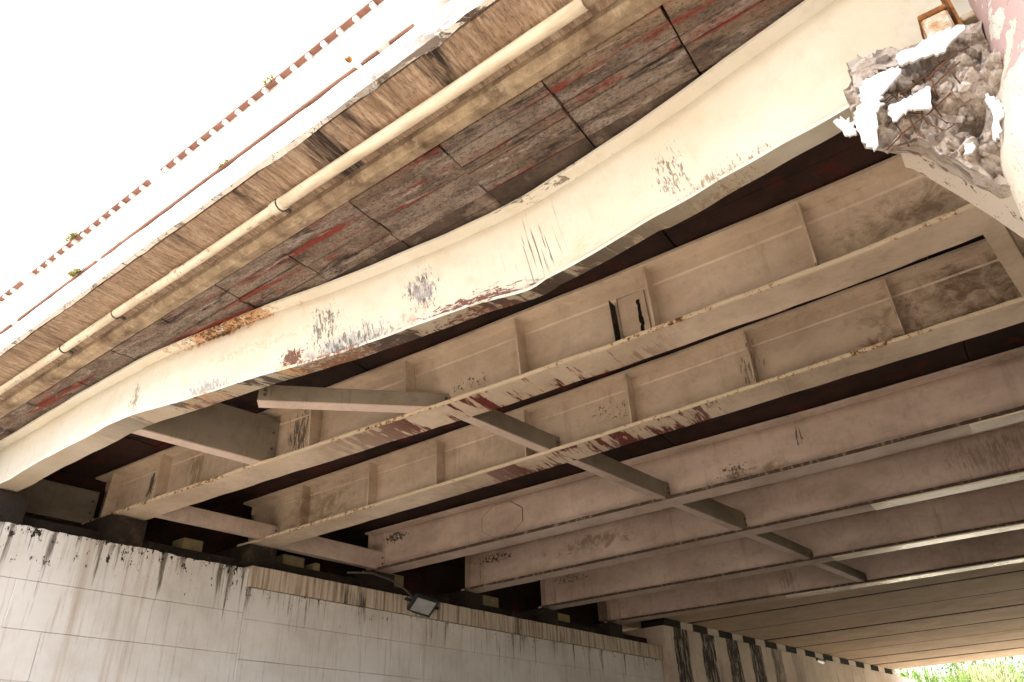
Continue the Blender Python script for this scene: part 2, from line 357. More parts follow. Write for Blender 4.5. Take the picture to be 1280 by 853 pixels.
def stripe_mat():
    m = NT('striped_abutment_paint', 0.8, 0.25)
    X, Y, Z = m.sep()
    n = m.noise(m.mp((1, 1, 1)), 1.4, 6, 0.65)
    c = m.mx(m.mr(n, 0.42, 0.7, 0, 0.7), (0.58, 0.50, 0.42), (0.36, 0.27, 0.19))
    wob = m.noise(m.mp((1, 1.5, 1.1)), 1.0, 5, 0.7)
    ph = m.ma('FRACT', m.ma('ADD', m.ma('DIVIDE', m.ma('SUBTRACT', Y, 15.24), 1.04), m.mul(m.ma('SUBTRACT', wob, 0.5), 0.22)), 0.0)
    tri = m.ma('ABSOLUTE', m.ma('SUBTRACT', ph, 0.5))
    rag = m.noise(m.mp((1, 14, 3)), 1.0, 5, 0.75)
    stripe = m.mr(m.ma('ADD', tri, m.mul(m.ma('SUBTRACT', rag, 0.5), 0.16)), 0.24, 0.27, 1.0, 0.0)
    fadeY = m.mr(Y, 22.0, 19.0)
    c = m.mx(m.mul(stripe, m.mr(rag, 0.62, 0.5, 0.35, 1.0), fadeY), c, (0.022, 0.016, 0.014))
    dr = m.noise(m.mp((3, 8, 0.35)), 1.0, 5, 0.7)
    c = m.mx(m.mr(dr, 0.57, 0.70, 0, 0.75), c, (0.08, 0.055, 0.04))
    m.col(c); m.bump(n, 0.3, 0.01); return m.m
M['stripe'] = stripe_mat()
M['lip_white'] = concrete('lip_white', (0.62, 0.56, 0.48), (0.32, 0.26, 0.20), k=0.5)
M['lip_black'] = concrete('lip_black', (0.018, 0.014, 0.012), (0.01, 0.008, 0.007), k=0.5)
M['beam_conc'] = concrete('slab_beam_concrete', (0.62, 0.475, 0.34), (0.42, 0.30, 0.20), (0.64, 0.52, 0.39), k=0.8, scale=0.8, bump=0.3, var=0.3)
M['joint'] = concrete('black_joint', (0.02, 0.016, 0.014), (0.01, 0.008, 0.007))

def fracture():
    m = NT('fractured_concrete', 0.95, 0.1)
    v = m.n.new('ShaderNodeTexVoronoi'); m.l.new(m.mp((1, 1, 1)), v.inputs['Vector']); v.inputs['Scale'].default_value = 17
    n = m.noise(m.mp((1, 1, 1)), 9, 7, 0.72)
    c = m.mx(m.mr(n, 0.36, 0.62), (0.70, 0.605, 0.515), (0.32, 0.24, 0.18))
    sv = m.n.new('ShaderNodeSeparateColor'); m.l.new(v.outputs['Color'], sv.inputs[0])
    c = m.mx(m.mr(sv.outputs[0], 0.62, 0.80), c, (0.66, 0.58, 0.51))
    c = m.mx(m.mr(sv.outputs[1], 0.80, 0.92), c, (0.27, 0.22, 0.19))
    f = m.noise(m.mp((1, 1, 1)), 45, 5, 0.75)
    c = m.mx(m.mr(f, 0.55, 0.7, 0, 0.7), c, (0.09, 0.065, 0.05))
    m.col(c); m.bump(m.ma('ADD', n, f), 1.0, 0.02); return m.m
M['fracture'] = fracture()
def column_mat():
    m = NT('peeling_white_and_pink_paint', 0.7, 0.25)
    n = m.noise(m.mp((1, 1, 1), (0.4, 0, 0.2)), 5.0, 6, 0.6, 0.3)
    Z = m.sep()[2]
    up = m.mr(Z, 2.05, 2.6, -0.10, 0.16)
    f = m.ma('ADD', n, up)
    c = m.mx(m.mr(f, 0.555, 0.565), (0.62, 0.555, 0.445), (0.46, 0.32, 0.29))
    c = m.mx(m.mr(f, 0.70, 0.71), c, (0.62, 0.58, 0.50))
    cr = m.noise(m.mp((1, 1, 0.6), (3, 1, 2)), 5.5, 5, 0.65)
    c = m.mx(m.mul(m.mr(m.ma('ABSOLUTE', m.ma('SUBTRACT', cr, 0.5)), 0, 0.006, 1, 0), 0.7), c, (0.16, 0.12, 0.09))
    m.col(c); m.bump(m.ma('ADD', n, m.mr(f, 0.55, 0.57)), 0.4, 0.01); return m.m
M['column'] = column_mat()
def arch_under():
    m = NT('chipped_grey_white_plaster', 0.85, 0.2)
    n = m.noise(m.mp((1, 1, 1)), 9, 6, 0.72)
    c = m.mx(m.mr(n, 0.60, 0.63), (0.55, 0.47, 0.38), (0.10, 0.07, 0.05))
    s = m.noise(m.mp((1, 1, 1)), 45, 3, 0.7)
    c = m.mx(m.mr(s, 0.66, 0.70), c, (0.07, 0.05, 0.04))
    m.col(c); m.bump(n, 0.4, 0.01); return m.m
M['arch'] = arch_under()
M['flake'] = concrete('white_paint_flake', (0.72, 0.70, 0.68), (0.50, 0.46, 0.44), k=0.6, bump=0.4, scale=3)
def simple(name, c, rough=0.6, spec=0.3, var=0.25, sc=6):
    m = NT(name, rough, spec)
    n = m.noise(m.mp((1, 1, 1)), sc, 4, 0.6)
    m.col(m.mx(m.mr(n, 0.35, 0.7), c, tuple(x * (1 - var) for x in c))); return m.m
M['black'] = simple('black_plastic', (0.03, 0.03, 0.03), 0.5)
M['lens'] = simple('frosted_lens', (0.42, 0.43, 0.42), 0.25, 0.5)
M['dark_steel'] = simple('dark_steel', (0.10, 0.085, 0.07), 0.5)
M['hole'] = simple('sooty_hole', (0.015, 0.011, 0.009), 0.9, 0.1)
M['asphalt'] = concrete('light_worn_road', (0.092, 0.077, 0.064), (0.064, 0.054, 0.046), k=0.6, bump=0.3)
M['pave'] = concrete('pale_pavement', (0.56, 0.50, 0.43), (0.44, 0.39, 0.33), k=0.5)  # pale tone chosen to reflect light up under the slab beams
M['soil'] = concrete('dry_trodden_soil', (0.150, 0.126, 0.104), (0.10, 0.086, 0.072), k=0.7)
M['earth'] = concrete('grassy_earth', (0.10, 0.12, 0.04), (0.07, 0.06, 0.03), k=0.9)
def leaf(name, a, b):
    m = NT(name, 0.55, 0.25)
    n = m.noise(m.mp((1, 1, 1)), 2.2, 4, 0.6)
    c = m.mx(m.mr(n, 0.35, 0.65), a, b)
    m.col(c)
    t = m.n.new('ShaderNodeBsdfTranslucent'); m._in(t.inputs[0], c)
    mixs = m.n.new('ShaderNodeMixShader'); mixs.inputs[0].default_value = 0.35
    m.l.new(m.b.outputs[0], mixs.inputs[1]); m.l.new(t.outputs[0], mixs.inputs[2])
    m.l.new(mixs.outputs[0], m.n['Material Output'].inputs[0]); return m.m
M['leaf'] = leaf('fresh_green_leaf', (0.09, 0.16, 0.035), (0.19, 0.25, 0.08))
M['leaf_dark'] = leaf('dark_green_leaf', (0.03, 0.10, 0.02), (0.08, 0.17, 0.04))
M['leaf_pale'] = leaf('pale_straw_leaf', (0.36, 0.34, 0.22), (0.27, 0.30, 0.15))
M['weed'] = leaf('yellow_weed', (0.15, 0.13, 0.035), (0.08, 0.08, 0.02))

# ------------------------------------------------------------------ object helpers
def thing(name, label, cat, loc=(0, 0, 0), group=None):
    o = bpy.data.objects.new(name, None); C.objects.link(o)
    o.location = loc; o.empty_display_size = 0.2
    o['label'] = label; o['category'] = cat
    if group: o['group'] = group
    return o
def wloc(o):
    v = Vector(o.location)
    while o.parent: o = o.parent; v += Vector(o.location)
    return v
def tag(o, label, cat, group=None):
    o['label'] = label; o['category'] = cat
    if group: o['group'] = group
    return o
def mesh(name, verts, faces, mat, parent=None, smooth=False):
    off = wloc(parent) if parent else Vector((0, 0, 0))
    me = bpy.data.meshes.new(name)
    me.from_pydata([tuple(Vector(v) - off) for v in verts], [], faces)
    me.update()
    if smooth: me.polygons.foreach_set('use_smooth', [True] * len(me.polygons))
    me.materials.append(M[mat] if isinstance(mat, str) else mat)
    o = bpy.data.objects.new(name, me); C.objects.link(o)
    if parent: o.parent = parent
    return o
def fixn(o):
    bm = bmesh.new(); bm.from_mesh(o.data); bmesh.ops.recalc_face_normals(bm, faces=bm.faces)
    bm.to_mesh(o.data); bm.free(); return o
HEXF = [(0, 3, 2, 1), (4, 5, 6, 7), (0, 1, 5, 4), (1, 2, 6, 5), (2, 3, 7, 6), (3, 0, 4, 7)]
def hexa(name, p, mat, parent=None):
    """eight corners: bottom ring counter-clockwise, then top ring"""
    return fixn(mesh(name, p, HEXF, mat, parent))
def box(name, x0, x1, y0, y1, z0, z1, mat, parent=None, bev=0.0):
    p = [(x0, y0, z0), (x1, y0, z0), (x1, y1, z0), (x0, y1, z0), (x0, y0, z1), (x1, y0, z1), (x1, y1, z1), (x0, y1, z1)]
    o = hexa(name, p, mat, parent)
    if bev: bevel(o, bev)
    return o
def bevel(o, w, seg=1):
    bm = bmesh.new(); bm.from_mesh(o.data)
    bmesh.ops.bevel(bm, geom=bm.edges[:], offset=w, segments=seg, affect='EDGES', clamp_overlap=True)
    bm.to_mesh(o.data); bm.free(); return o
def skew_box(name, a0, a1, y0, y1, z0, z1, mat, parent=None, ts=TS, bev=0.0):
    """box lying along the abutment: a = X - ts*Y"""
    p = [(a0 + ts * y0, y0, z0), (a1 + ts * y0, y0, z0), (a1 + ts * y1, y1, z0), (a0 + ts * y1, y1, z0)]
    p += [(x, y, z1) for x, y, _ in p]
    o = hexa(name, p, mat, parent)
    if bev: bevel(o, bev)
    return o
def sweep(name, secs, mat, parent=None, smooth=False, cap=True):
    """loft closed cross-sections (lists of equal length)"""
    n = len(secs[0]); V = [v for s in secs for v in s]; F = []
    for i in range(len(secs) - 1):
        for j in range(n):
            a = i * n + j; b = i * n + (j + 1) % n
            F.append((a, b, b + n, a + n))
    if cap:
        F.append(tuple(range(n - 1, -1, -1))); F.append(tuple(range((len(secs) - 1) * n, len(secs) * n)))
    return fixn(mesh(name, V, F, mat, parent, smooth))
def tube(name, pts, r, mat, parent=None, seg=14, smooth=True):
    secs = []
    P = [Vector(p) for p in pts]
    rr = r if isinstance(r, (list, tuple)) else [r] * len(P)
    for i, p in enumerate(P):
        d = (P[min(i + 1, len(P) - 1)] - P[max(i - 1, 0)]).normalized()
        a = d.cross(Vector((0, 0, 1)))
        if a.length < 1e-3: a = d.cross(Vector((0, 1, 0)))
        a.normalize(); b = a.cross(d)
        secs.append([p + (a * math.cos(2 * math.pi * k / seg) + b * math.sin(2 * math.pi * k / seg)) * rr[i] for k in range(seg)])
    return sweep(name, secs, mat, parent, smooth)
def interp(pts, x):
    if x <= pts[0][0]:
        (x0, y0), (x1, y1) = pts[0], pts[1]
    elif x >= pts[-1][0]:
        (x0, y0), (x1, y1) = pts[-2], pts[-1]
    else:
        for k in range(len(pts) - 1):
            if pts[k][0] <= x <= pts[k + 1][0]: (x0, y0), (x1, y1) = pts[k], pts[k + 1]; break
    return y0 + (y1 - y0) * (x - x0) / (x1 - x0)
def frange(a, b, step):
    n = max(1, int(round((b - a) / step))); return [a + (b - a) * i / n for i in range(n + 1)]
def nz(x, y, z=0.0): return mnoise.noise(Vector((x, y, z)))

# ------------------------------------------------------------------ ground, road, bank
def ground():
    V = []; F = []
    xs = [-600, -120, -40, -14, -9, -4, 4, 14, 40, 120, 600]; ys = [-600, -120, -40, -12, 0, 4, 14, 26, 30, 34, 40, 60, 120, 600]
    for y in ys:
        for x in xs: V.append((x, y, GROUND - 0.02))
    w = len(xs)
    for j in range(len(ys) - 1):
        for i in range(w - 1): F.append((j * w + i, j * w + i + 1, (j + 1) * w + i + 1, (j + 1) * w + i))
    o = mesh('ground', V, F, 'soil'); o['kind'] = 'structure'
ground()
o = fixn(mesh('road', [(-9.5, -60, GROUND), (12, -60, GROUND), (12 + TS * 88, 28, GROUND), (-9.5 + TS * 88, 28, GROUND),
                  (-9.5, -60, GROUND - .01), (12, -60, GROUND - .01), (12 + TS * 88, 28, GROUND - .01), (-9.5 + TS * 88, 28, GROUND - .01)], HEXF, 'asphalt')); o['kind'] = 'structure'
o = fixn(mesh('pavement', [(-20, 28.2, GROUND + .1), (22, 28.2, GROUND + .1), (22, 34.6, GROUND + .1), (-20, 34.6, GROUND + .1),
                           (-20, 28.2, GROUND), (22, 28.2, GROUND), (22, 34.6, GROUND), (-20, 34.6, GROUND)], HEXF, 'pave')); o['kind'] = 'structure'  # unseen pale sheet added to bounce sunlight up under the slab beams
# grassy bank beyond the far side of the bridge
V = []; F = []
nx, ny = 30, 14
for j in range(ny):
    for i in range(nx):
        x = -22 + i * 1.4; y = 33.6 + j * 1.1
        t = min(1, max(0, j / 6.0)); h = GROUND - 0.05 + 3.6 * (3 * t * t - 2 * t ** 3) + 0.25 * nz(x * .5, y * .5)
        V.append((x, y, h if j else GROUND - 0.3))
for j in range(ny - 1):
    for i in range(nx - 1): F.append((j * nx + i, j * nx + i + 1, (j + 1) * nx + i + 1, (j + 1) * nx + i))
o = mesh('grassy_bank', V, F, 'earth', smooth=True); o['kind'] = 'structure'

# ------------------------------------------------------------------ steel girders
ZB, ZT = 3.0, 3.6
def girder(name, label, yb, yt, x0, x1, fw, mat, stiff=(), tilt=None, jit=0.0, web_t=0.014, lip=None, zb=ZB, under=None, ft=0.024, step=0.12, extra_x=()):
    """yb / yt: outer edge of the bottom / top flange as (X, Y) polylines; tilt(x) -> rise of the inner bottom edge"""
    root = thing(name, label, 'girder', (0.5 * (x0 + x1), interp(yb, 0.5 * (x0 + x1)) + fw / 2, zb), 'steel girders under the deck')
    xs = sorted(set(frange(x0, min(x1, 1.4), step) + list(extra_x) + ([x1] if x1 > 1.5 else [])))
    B = []; T = []; W = []
    NV = 7
    for k, x in enumerate(xs):
        y = interp(yb, x) + jit * nz(x * 3.1, 7.7); ytop = interp(yt, x) + jit * 0.6 * nz(x * 2.3, 1.7)
        a = tilt(x) if tilt else 0.0
        dz = fw * math.sin(a); dy = fw * math.cos(a)
        z = zb + jit * 0.5 * nz(x * 4.7, 3.3)
        if tilt: z -= .014 * max(0.0, 1 - abs(x + 2.26) / .34) - .008 * max(0.0, 1 - abs(x + 2.02) / .10)
        B.append([(x, y, z), (x, y + dy, z + dz), (x, y + dy, z + dz + ft), (x, y, z + ft)])
        T.append([(x, ytop, ZT - ft), (x, ytop + fw, ZT - ft), (x, ytop + fw, ZT), (x, ytop, ZT)])
        yw0 = y + dy / 2; zw0 = z + dz / 2 + ft * 0.6; yw1 = ytop + fw / 2; zw1 = ZT - ft * 0.6
        ring = []
        for i in range(NV):
            t = i / (NV - 1); ww = t * t * (3 - 2 * t) * 0.45 + t * 0.55
            b = 0.0
            if tilt: b = 0.022 * math.sin(math.pi * t) * nz(x * 1.3, t * 1.5, 5.0) + .030 * max(0.0, 1 - abs(x + 2.12 - .55 * t) / .22) * (1 - t) + .014 * max(0.0, 1 - abs(x + 6.1 + .1 * t) / .12)
            ring.append((x, yw0 + (yw1 - yw0) * ww + b - web_t / 2, zw0 + (zw1 - zw0) * t))
        ring += [(p[0], p[1] + web_t, p[2]) for p in reversed(ring)]
        W.append(ring)
    sweep('web', W, mat, root, smooth=True)
    bf = sweep('bottom_flange', B, mat, root)
    sweep('top_flange', T, mat, root)
    if lip and lip[2] == 'lip':
        L = []
        for x in xs:
            def wy(z):
                t = (z - zb) / (ZT - zb); ww = t * t * (3 - 2 * t) * .45 + t * .55
                return interp(yb, x) + (interp(yt, x) - interp(yb, x)) * ww + fw / 2 - web_t / 2 + jit * .5 * nz(x * 3.1, 7.7) * (1 - t) + jit * .6 * nz(x * 2.3, 1.7) * t
            L.append([(x, wy(3.47) - .004, 3.468), (x, wy(3.48) - .014, 3.480), (x, wy(3.575) - .014, ZT - ft - .001), (x, wy(3.575) + .004, ZT - ft - .001), (x, wy(3.47) + .004, 3.468)])
        sweep('flange_angle', L, mat, root)
    for sx in stiff:
        y = interp(yb, sx); yt_ = interp(yt, sx)
        a0, a1 = y + 0.02, y + fw / 2 - web_t / 2 - 0.001
        c0, c1 = yt_ + 0.02, yt_ + fw / 2 - web_t / 2 - 0.001
        hexa('stiffener', [(sx - .008, a0, zb + ft), (sx + .008, a0, zb + ft), (sx + .008, a1, zb + ft), (sx - .008, a1, zb + ft),
                           (sx - .008, c0, ZT - ft), (sx + .008, c0, ZT - ft), (sx + .008, c1, ZT - ft), (sx - .008, c1, ZT - ft)], mat, root)
    if lip:   # crusted, flaking edge of the bottom flange
        S = []
        for k, x in enumerate(frange(lip[0], lip[1], 0.035)):
            y = interp(yb, x) + jit * nz(x * 3.1, 7.7)
            t = 0.005 + 0.010 * abs(nz(x * 9, 2.0)) * max(0.2, .5 + nz(x * .7, 4.0)) + 0.004 * random.random()
            S.append([(x, y - t * .5, zb - .002), (x, y + .012, zb - .003), (x, y + .03, zb + ft + t * 1.2), (x, y - t * .6, zb + ft + t * .6)])
        sweep('flaking_edge', S, lip[2], root)
    if under:
        xa, xb2, mm = under
        S = []
        for x in frange(xa, xb2, 0.4):
            y = interp(yb, x)
            S.append([(x, y + .03, zb - .016), (x, y + fw - .03, zb - .016), (x, y + fw - .03, zb - .001), (x, y + .03, zb - .001)])
        sweep('cover_plate', S, mm, root)
    return root

random.seed(4)
g1b = [(-9.3, 3.24), (-8.15, 3.20), (-7.38, 3.14), (-6.33, 3.10), (-6.0, 3.10), (-5.65, 3.15), (-5.27, 3.215), (-4.88, 3.265), (-4.46, 3.325), (-4.05, 3.395),
       (-3.78, 3.44), (-3.39, 3.475), (-3.1, 3.485), (-2.67, 3.53), (-2.31, 3.58), (-2.17, 3.60), (-2.08, 3.595), (-1.77, 3.555), (-1.25, 3.46), (-0.99, 3.415), (-0.44, 3.325), (0.04, 3.245), (0.9, 3.12)]
g1t = [(-9.3, 3.26), (-8.75, 3.23), (-7.14, 3.14), (-6.1, 3.10), (-5.83, 3.105), (-5.33, 3.135), (-4.41, 3.21), (-3.92, 3.275), (-3.57, 3.315), (-3.28, 3.335),
       (-2.74, 3.375), (-2.34, 3.385), (-1.98, 3.365), (-1.58, 3.31), (-1.11, 3.24), (-0.69, 3.15), (-0.01, 3.0), (0.9, 2.83)]
def g1tilt(x):
    lean = (interp(g1b, x) - interp(g1t, x)) / 0.6
    return max(-0.1, min(0.42, math.atan(lean) * (1.0 if x < -1.2 else 0.75)))
g1 = girder('steel_girder', 'cream fascia girder buckled and scraped by impacts, nearest the open sky', g1b, g1t, -9.3, 0.85, 0.215, 'cream', (), g1tilt, 0.012, extra_x=(-2.17, -2.12, -2.22), step=0.08)

g2b = [(-8.95, 4.42), (-7.0, 4.46), (-3.6, 4.60), (-2.1, 4.625), (-0.4, 4.585), (0.5, 4.50), (1.2, 4.46), (9.2, 4.46)]
g2t = [(-8.95, 4.44), (-7.0, 4.46), (-3.6, 4.55), (-2.1, 4.56), (-0.4, 4.54), (0.5, 4.50), (1.2, 4.48), (9.2, 4.46)]
g2 = girder('steel_girder', 'beige stiffened plate girder right behind the buckled cream one', g2b, g2t, -8.95, 9.2, 0.34, 'beige',
            (-8.62, -7.68, -5.33, -4.14, -2.93, -1.72, -0.51, 0.68), jit=0.012, lip=(-8.9, 1.15, 'lip'))
g3b = [(-8.32, 6.12), (-5.8, 6.10), (-3.5, 6.06), (-2.1, 6.01), (0.6, 5.88), (1.2, 5.85), (9.4, 5.85)]
g3 = girder('steel_girder', 'beige stiffened plate girder, second behind the buckled cream one', g3b, g3b, -8.32, 9.4, 0.34, 'beige_b',
            (-7.2, -6.05, -5.02, -3.83, -2.62, -1.41, -0.20, 1.0), jit=0.008, lip=(-8.3, 1.15, 'lip'))
g4 = girder('steel_girder', 'plain mauve-beige rolled girder with an octagonal welded patch on its web', [(-8.0, 8.09), (-1.3, 8.06), (1.2, 7.95), (9.6, 7.95)], [(-8.0, 8.09), (-1.3, 8.06), (1.2, 7.95), (9.6, 7.95)], -8.0, 9.6, 0.30, 'mauve', under=(0.0, 3.0, 'pale'), lip=(-7.95, 1.4, 'edge'), jit=0.004)
g5 = girder('steel_girder', 'plain rolled girder just behind the one with the octagonal patch', [(-7.57, 9.90), (1.2, 9.82), (9.8, 9.82)], [(-7.57, 9.90), (1.2, 9.82), (9.8, 9.82)], -7.57, 9.8, 0.30, 'mauve', under=(-1.3, 3.0, 'pale'), lip=(-7.5, 1.4, 'edge'), jit=0.004)
g6 = girder('steel_girder', 'plain rolled girder, second last before the flat concrete slab beams', [(-7.32, 11.80), (1.2, 12.03), (10, 12.03)], [(-7.32, 11.80), (1.2, 12.03), (10, 12.03)], -7.32, 10.0, 0.30, 'mauve', under=(-2.3, 3.0, 'pale'), lip=(-7.25, 1.4, 'edge'), jit=0.004)
g7 = girder('steel_girder', 'last plain rolled girder, directly beside the flat concrete slab beams', [(-7.05, 13.76), (-2.3, 14.0), (1.2, 14.05), (10.2, 14.05)], [(-7.05, 13.76), (-2.3, 14.0), (1.2, 14.05), (10.2, 14.05)], -7.05, 10.2, 0.30, 'mauve', under=(-3.6, 3.0, 'pale'), lip=(-7.0, 1.4, 'edge'), jit=0.004)

# end plates of the girders
for g, yb, x, fw in ((g4, 8.09, -7.98, .3), (g5, 9.90, -7.55, .3), (g6, 11.80, -7.30, .3), (g7, 13.76, -7.03, .3)):
    box('end_stiffener', x + .04, x + .055, yb + .02, yb + fw / 2 - .009, ZB + .026, ZT - .026, 'mauve', g)
    box('end_stiffener', x + .26, x + .272, yb + .10, yb + fw / 2 - .009, ZB + .026, ZT - .026, 'mauve', g)
# rivet rows at the end panel of the stiffened girders
def rivets(g, x, ytop, z0, z1, n, mat):
    V = []; F = []
    for i in range(n):
        z = z0 + (z1 - z0) * i / (n - 1)
        b = len(V)
        for k in range(6): V.append((x + .012 * math.cos(k * math.pi / 3), ytop, z + .012 * math.sin(k * math.pi / 3)))
        V.append((x, ytop - .010, z))
        for k in range(6): F.append((b + k, b + (k + 1) % 6, b + 6))
    o = mesh('rivets', V, F, mat, g); o['kind'] = 'stuff'
for x in (-8.50, -8.32, -7.56):
    rivets(g2, x, interp(g2b, x) + .162, 3.06, 3.54, 13, 'beige')
for x in (-7.08, -5.9):
    rivets(g3, x, interp(g3b, x) + .162, 3.06, 3.54, 11, 'beige_b')
# torn slot with burnt edges and an extra welded plate on the second girder
def ywz(z): return 4.622 + .163 - .063 * (z - 3.0) / .6
def on_web(name, x0, x1, d, z0, z1, mat):
    a, b = ywz(z0), ywz(z1)
    return hexa(name, [(x0, a - d, z0), (x1, a - d, z0), (x1, a, z0), (x0, a, z0), (x0, b - d, z1), (x1, b - d, z1), (x1, b, z1), (x0, b, z1)], mat, g2)
on_web('torn_plate', -2.070, -2.062, .10, 3.03, 3.43, 'soot')
on_web('doubler_plate', -2.03, -1.80, .012, 3.10, 3.47, 'beige')
for a_, b_, c_, d_ in ((-2.038, -2.03, 3.09, 3.48), (-1.80, -1.793, 3.09, 3.48), (-2.03, -1.80, 3.092, 3.10), (-2.03, -1.80, 3.47, 3.477)):
    on_web('weld_bead', a_, b_, .014, c_, d_, 'grey_paint')
V = []; F = []
for i in range(14):
    z = 3.09 + .024 * i; w = .012 + .014 * abs(nz(i * .9, 4)); x = -1.86 + .02 * nz(i * .6, 1)
    V += [(x - w, ywz(z) - .017, z), (x + w, ywz(z) - .017, z)]
for i in range(13): F.append((2 * i, 2 * i + 1, 2 * i + 3, 2 * i + 2))
o = mesh('burnt_crack', [v for v in V] + [(a, b + .004, c) for a, b, c in V],
         F + [tuple(j + 28 for j in reversed(f)) for f in F] + [(2 * i, 2 * i + 2, 2 * i + 30, 2 * i + 28) for i in range(13)] + [(2 * i + 1, 2 * i + 29, 2 * i + 31, 2 * i + 3) for i in range(13)], 'hole', g2)
fixn(o)
# octagonal patch: weld bead outline on the plain girder
yo = 8.09 + .15 - .0075
oc = [(-5.60 + .36 * math.cos(R(22.5 + 45 * k)), 3.315 + .245 * math.sin(R(22.5 + 45 * k))) for k in range(8)]
patch = []
for k in range(8):
    (xa, za), (xb, zb_) = oc[k], oc[(k + 1) % 8]
    r = .0055 if k in (0, 7) else .003
    tube('weld_bead', [(xa, yo - .003 - interp([(-8, 0), (-1.3, .03)], xa), za), (xb, yo - .003 - interp([(-8, 0), (-1.3, .03)], xb), zb_)], r, 'dark_steel' if k in (0, 7) else 'grey_paint', g4, 6)
# rusty bearing stiffeners over the broken pier
yb_ = interp(g1t, .5)
box('bearing_stiffener', .405, .515, 2.93, 3.06, 2.76, 3.015, 'rust_cream', g1, .010)
box('rusty_cap', .400, .519, 2.925, 3.065, 3.016, 3.045, 'rust', g1, .006)
box('rusty_bracket', .545, .68, 2.93, 3.05, 2.90, 2.935, 'lip', g1, .006)
box('rusty_bracket', .53, .542, 2.93, 3.05, 2.86, 3.3, 'rust', g1)

# ------------------------------------------------------------------ cross braces
def brace(label, p0, p1, z0, z1, mat_w, mat_f, fl=0.09, group='cross braces between the girders', z0b=None, z1b=None, top=True):
    """channel from p0 to p1 (plan points), web on the +X side, flanges pointing to -X"""
    z0b = z0 if z0b is None else z0b; z1b = z1 if z1b is None else z1b
    root = thing('cross_brace', label, 'brace', ((p0[0] + p1[0]) / 2, (p0[1] + p1[1]) / 2, min(z0, z0b)), group)
    d = Vector((p1[0] - p0[0], p1[1] - p0[1], 0)).normalized(); n = Vector((-d.y, d.x, 0))
    if n.x > 0: n = -n
    A = Vector((p0[0], p0[1], 0)); B = Vector((p1[0], p1[1], 0)); t = .012
    def slab(name, off0, off1, za0, za1, zb0, zb1, mt):
        P = [A + n * off0, B + n * off0, B + n * off1, A + n * off1]
        lo = [za0, zb0, zb0, za0]; hi = [za1, zb1, zb1, za1]
        hexa(name, [(p.x, p.y, lo[i]) for i, p in enumerate(P)] + [(p.x, p.y, hi[i]) for i, p in enumerate(P)], mt, root)
    slab('web', 0, t, z0, z1, z0b, z1b, mat_w)
    slab('bottom_flange', -.004, fl, z0 - .013, z0 - .001, z0b - .013, z0b - .001, mat_f)
    for e, q in ((B, -d), (A, d)):                      # bolted end plates
        P0 = e + q * .012; P1 = e + q * .105; h0, h1 = (z0b, z1b) if e is B else (z0, z1)
        f0, f1 = P0 - n * .010, P1 - n * .010
        g0, g1_ = P0 - n * .0005, P1 - n * .0005
        lo, hi = h0 + .012, h1 - .012
        pl = hexa('end_plate', [(f0.x, f0.y, lo), (f1.x, f1.y, lo), (g1_.x, g1_.y, lo), (g0.x, g0.y, lo), (f0.x, f0.y, hi), (f1.x, f1.y, hi), (g1_.x, g1_.y, hi), (g0.x, g0.y, hi)], mat_w, root)
        for bz in (.3, .7):
            c_ = e + q * .058 - n * .0105; zc_ = lo + (hi - lo) * bz
            tube('bolt', [(c_.x, c_.y, zc_), (c_.x - n.x * .012, c_.y - n.y * .012, zc_)], .014, 'dark_steel', pl, 6, False)
    if top: slab('top_flange', -.004, fl, z1 + .001, z1 + .013, z1b + .001, z1b + .013, mat_w)
    return root
brace('bent grey and pink channel brace running askew off the buckled cream girder', (-4.95, 3.62), (-3.74, 4.765), 3.045, 3.18, 'grey_paint', 'pink_paint', .12, z0b=3.05, z1b=3.17)
brace('deep grey plate brace between the cream girder and the first beige one', (-6.22, 3.26), (-5.90, 4.63), 3.05, 3.50, 'grey_paint', 'pink_paint', .13, z0b=3.035, z1b=3.50)
brace('dark deep end brace in the corner above the left end of the wall', (-9.18, 3.35), (-9.0, 4.56), 3.06, 3.44, 'grey_paint', 'grey_paint', .10)
brace('shallow end brace above the wall, between the two stiffened beige girders', (-8.0, 4.70), (-7.72, 6.28), 3.015, 3.17, 'mauve', 'mauve', .10)
brace('shallow end brace above the wall, ending at the girder with the octagonal patch', (-7.98, 6.30), (-7.70, 8.235), 3.03, 3.26, 'mauve', 'mauve', .10)
brace('mid-span brace between the two stiffened beige girders', (-3.72, 4.78), (-3.50, 6.225), 3.03, 3.19, 'grey_paint', 'pink_paint', .10)
brace('mid-span brace from the second stiffened girder to the girder with the octagonal patch', (-3.48, 6.235), (-3.18, 8.20), 3.03, 3.21, 'grey_paint', 'mauve', .10)
brace('mid-span brace right behind the girder with the octagonal patch', (-3.18, 8.22), (-2.88, 10.03), 3.03, 3.26, 'grey_paint', 'mauve', .10)
brace('mid-span brace leading to the second last plain girder', (-2.88, 10.05), (-2.58, 12.07), 3.03, 3.16, 'grey_paint', 'mauve', .11)
brace('mid-span brace farthest back, ending at the last plain girder by the slab beams', (-2.58, 12.09), (-2.26, 14.14), 3.03, 3.16, 'grey_paint', 'pink_paint', .11)
brace('beige brace at the right edge, under the pier arch between the stiffened girders', (0.55, 4.68), (0.76, 6.04), 3.03, 3.30, 'beige', 'beige', .12)

# ------------------------------------------------------------------ deck with overhang, haunch and form-board soffit
SD = -0.05                     # the deck edge runs slightly askew to the girders
def ye(x, off=0.0): return 1.98 + SD * x + off
deck = thing('bridge_deck', 'stained concrete bridge deck with overhanging edge above the cream girder', 'bridge deck', (-3.5, 7.0, 3.6))
XA, XB = -12.5, 15.0
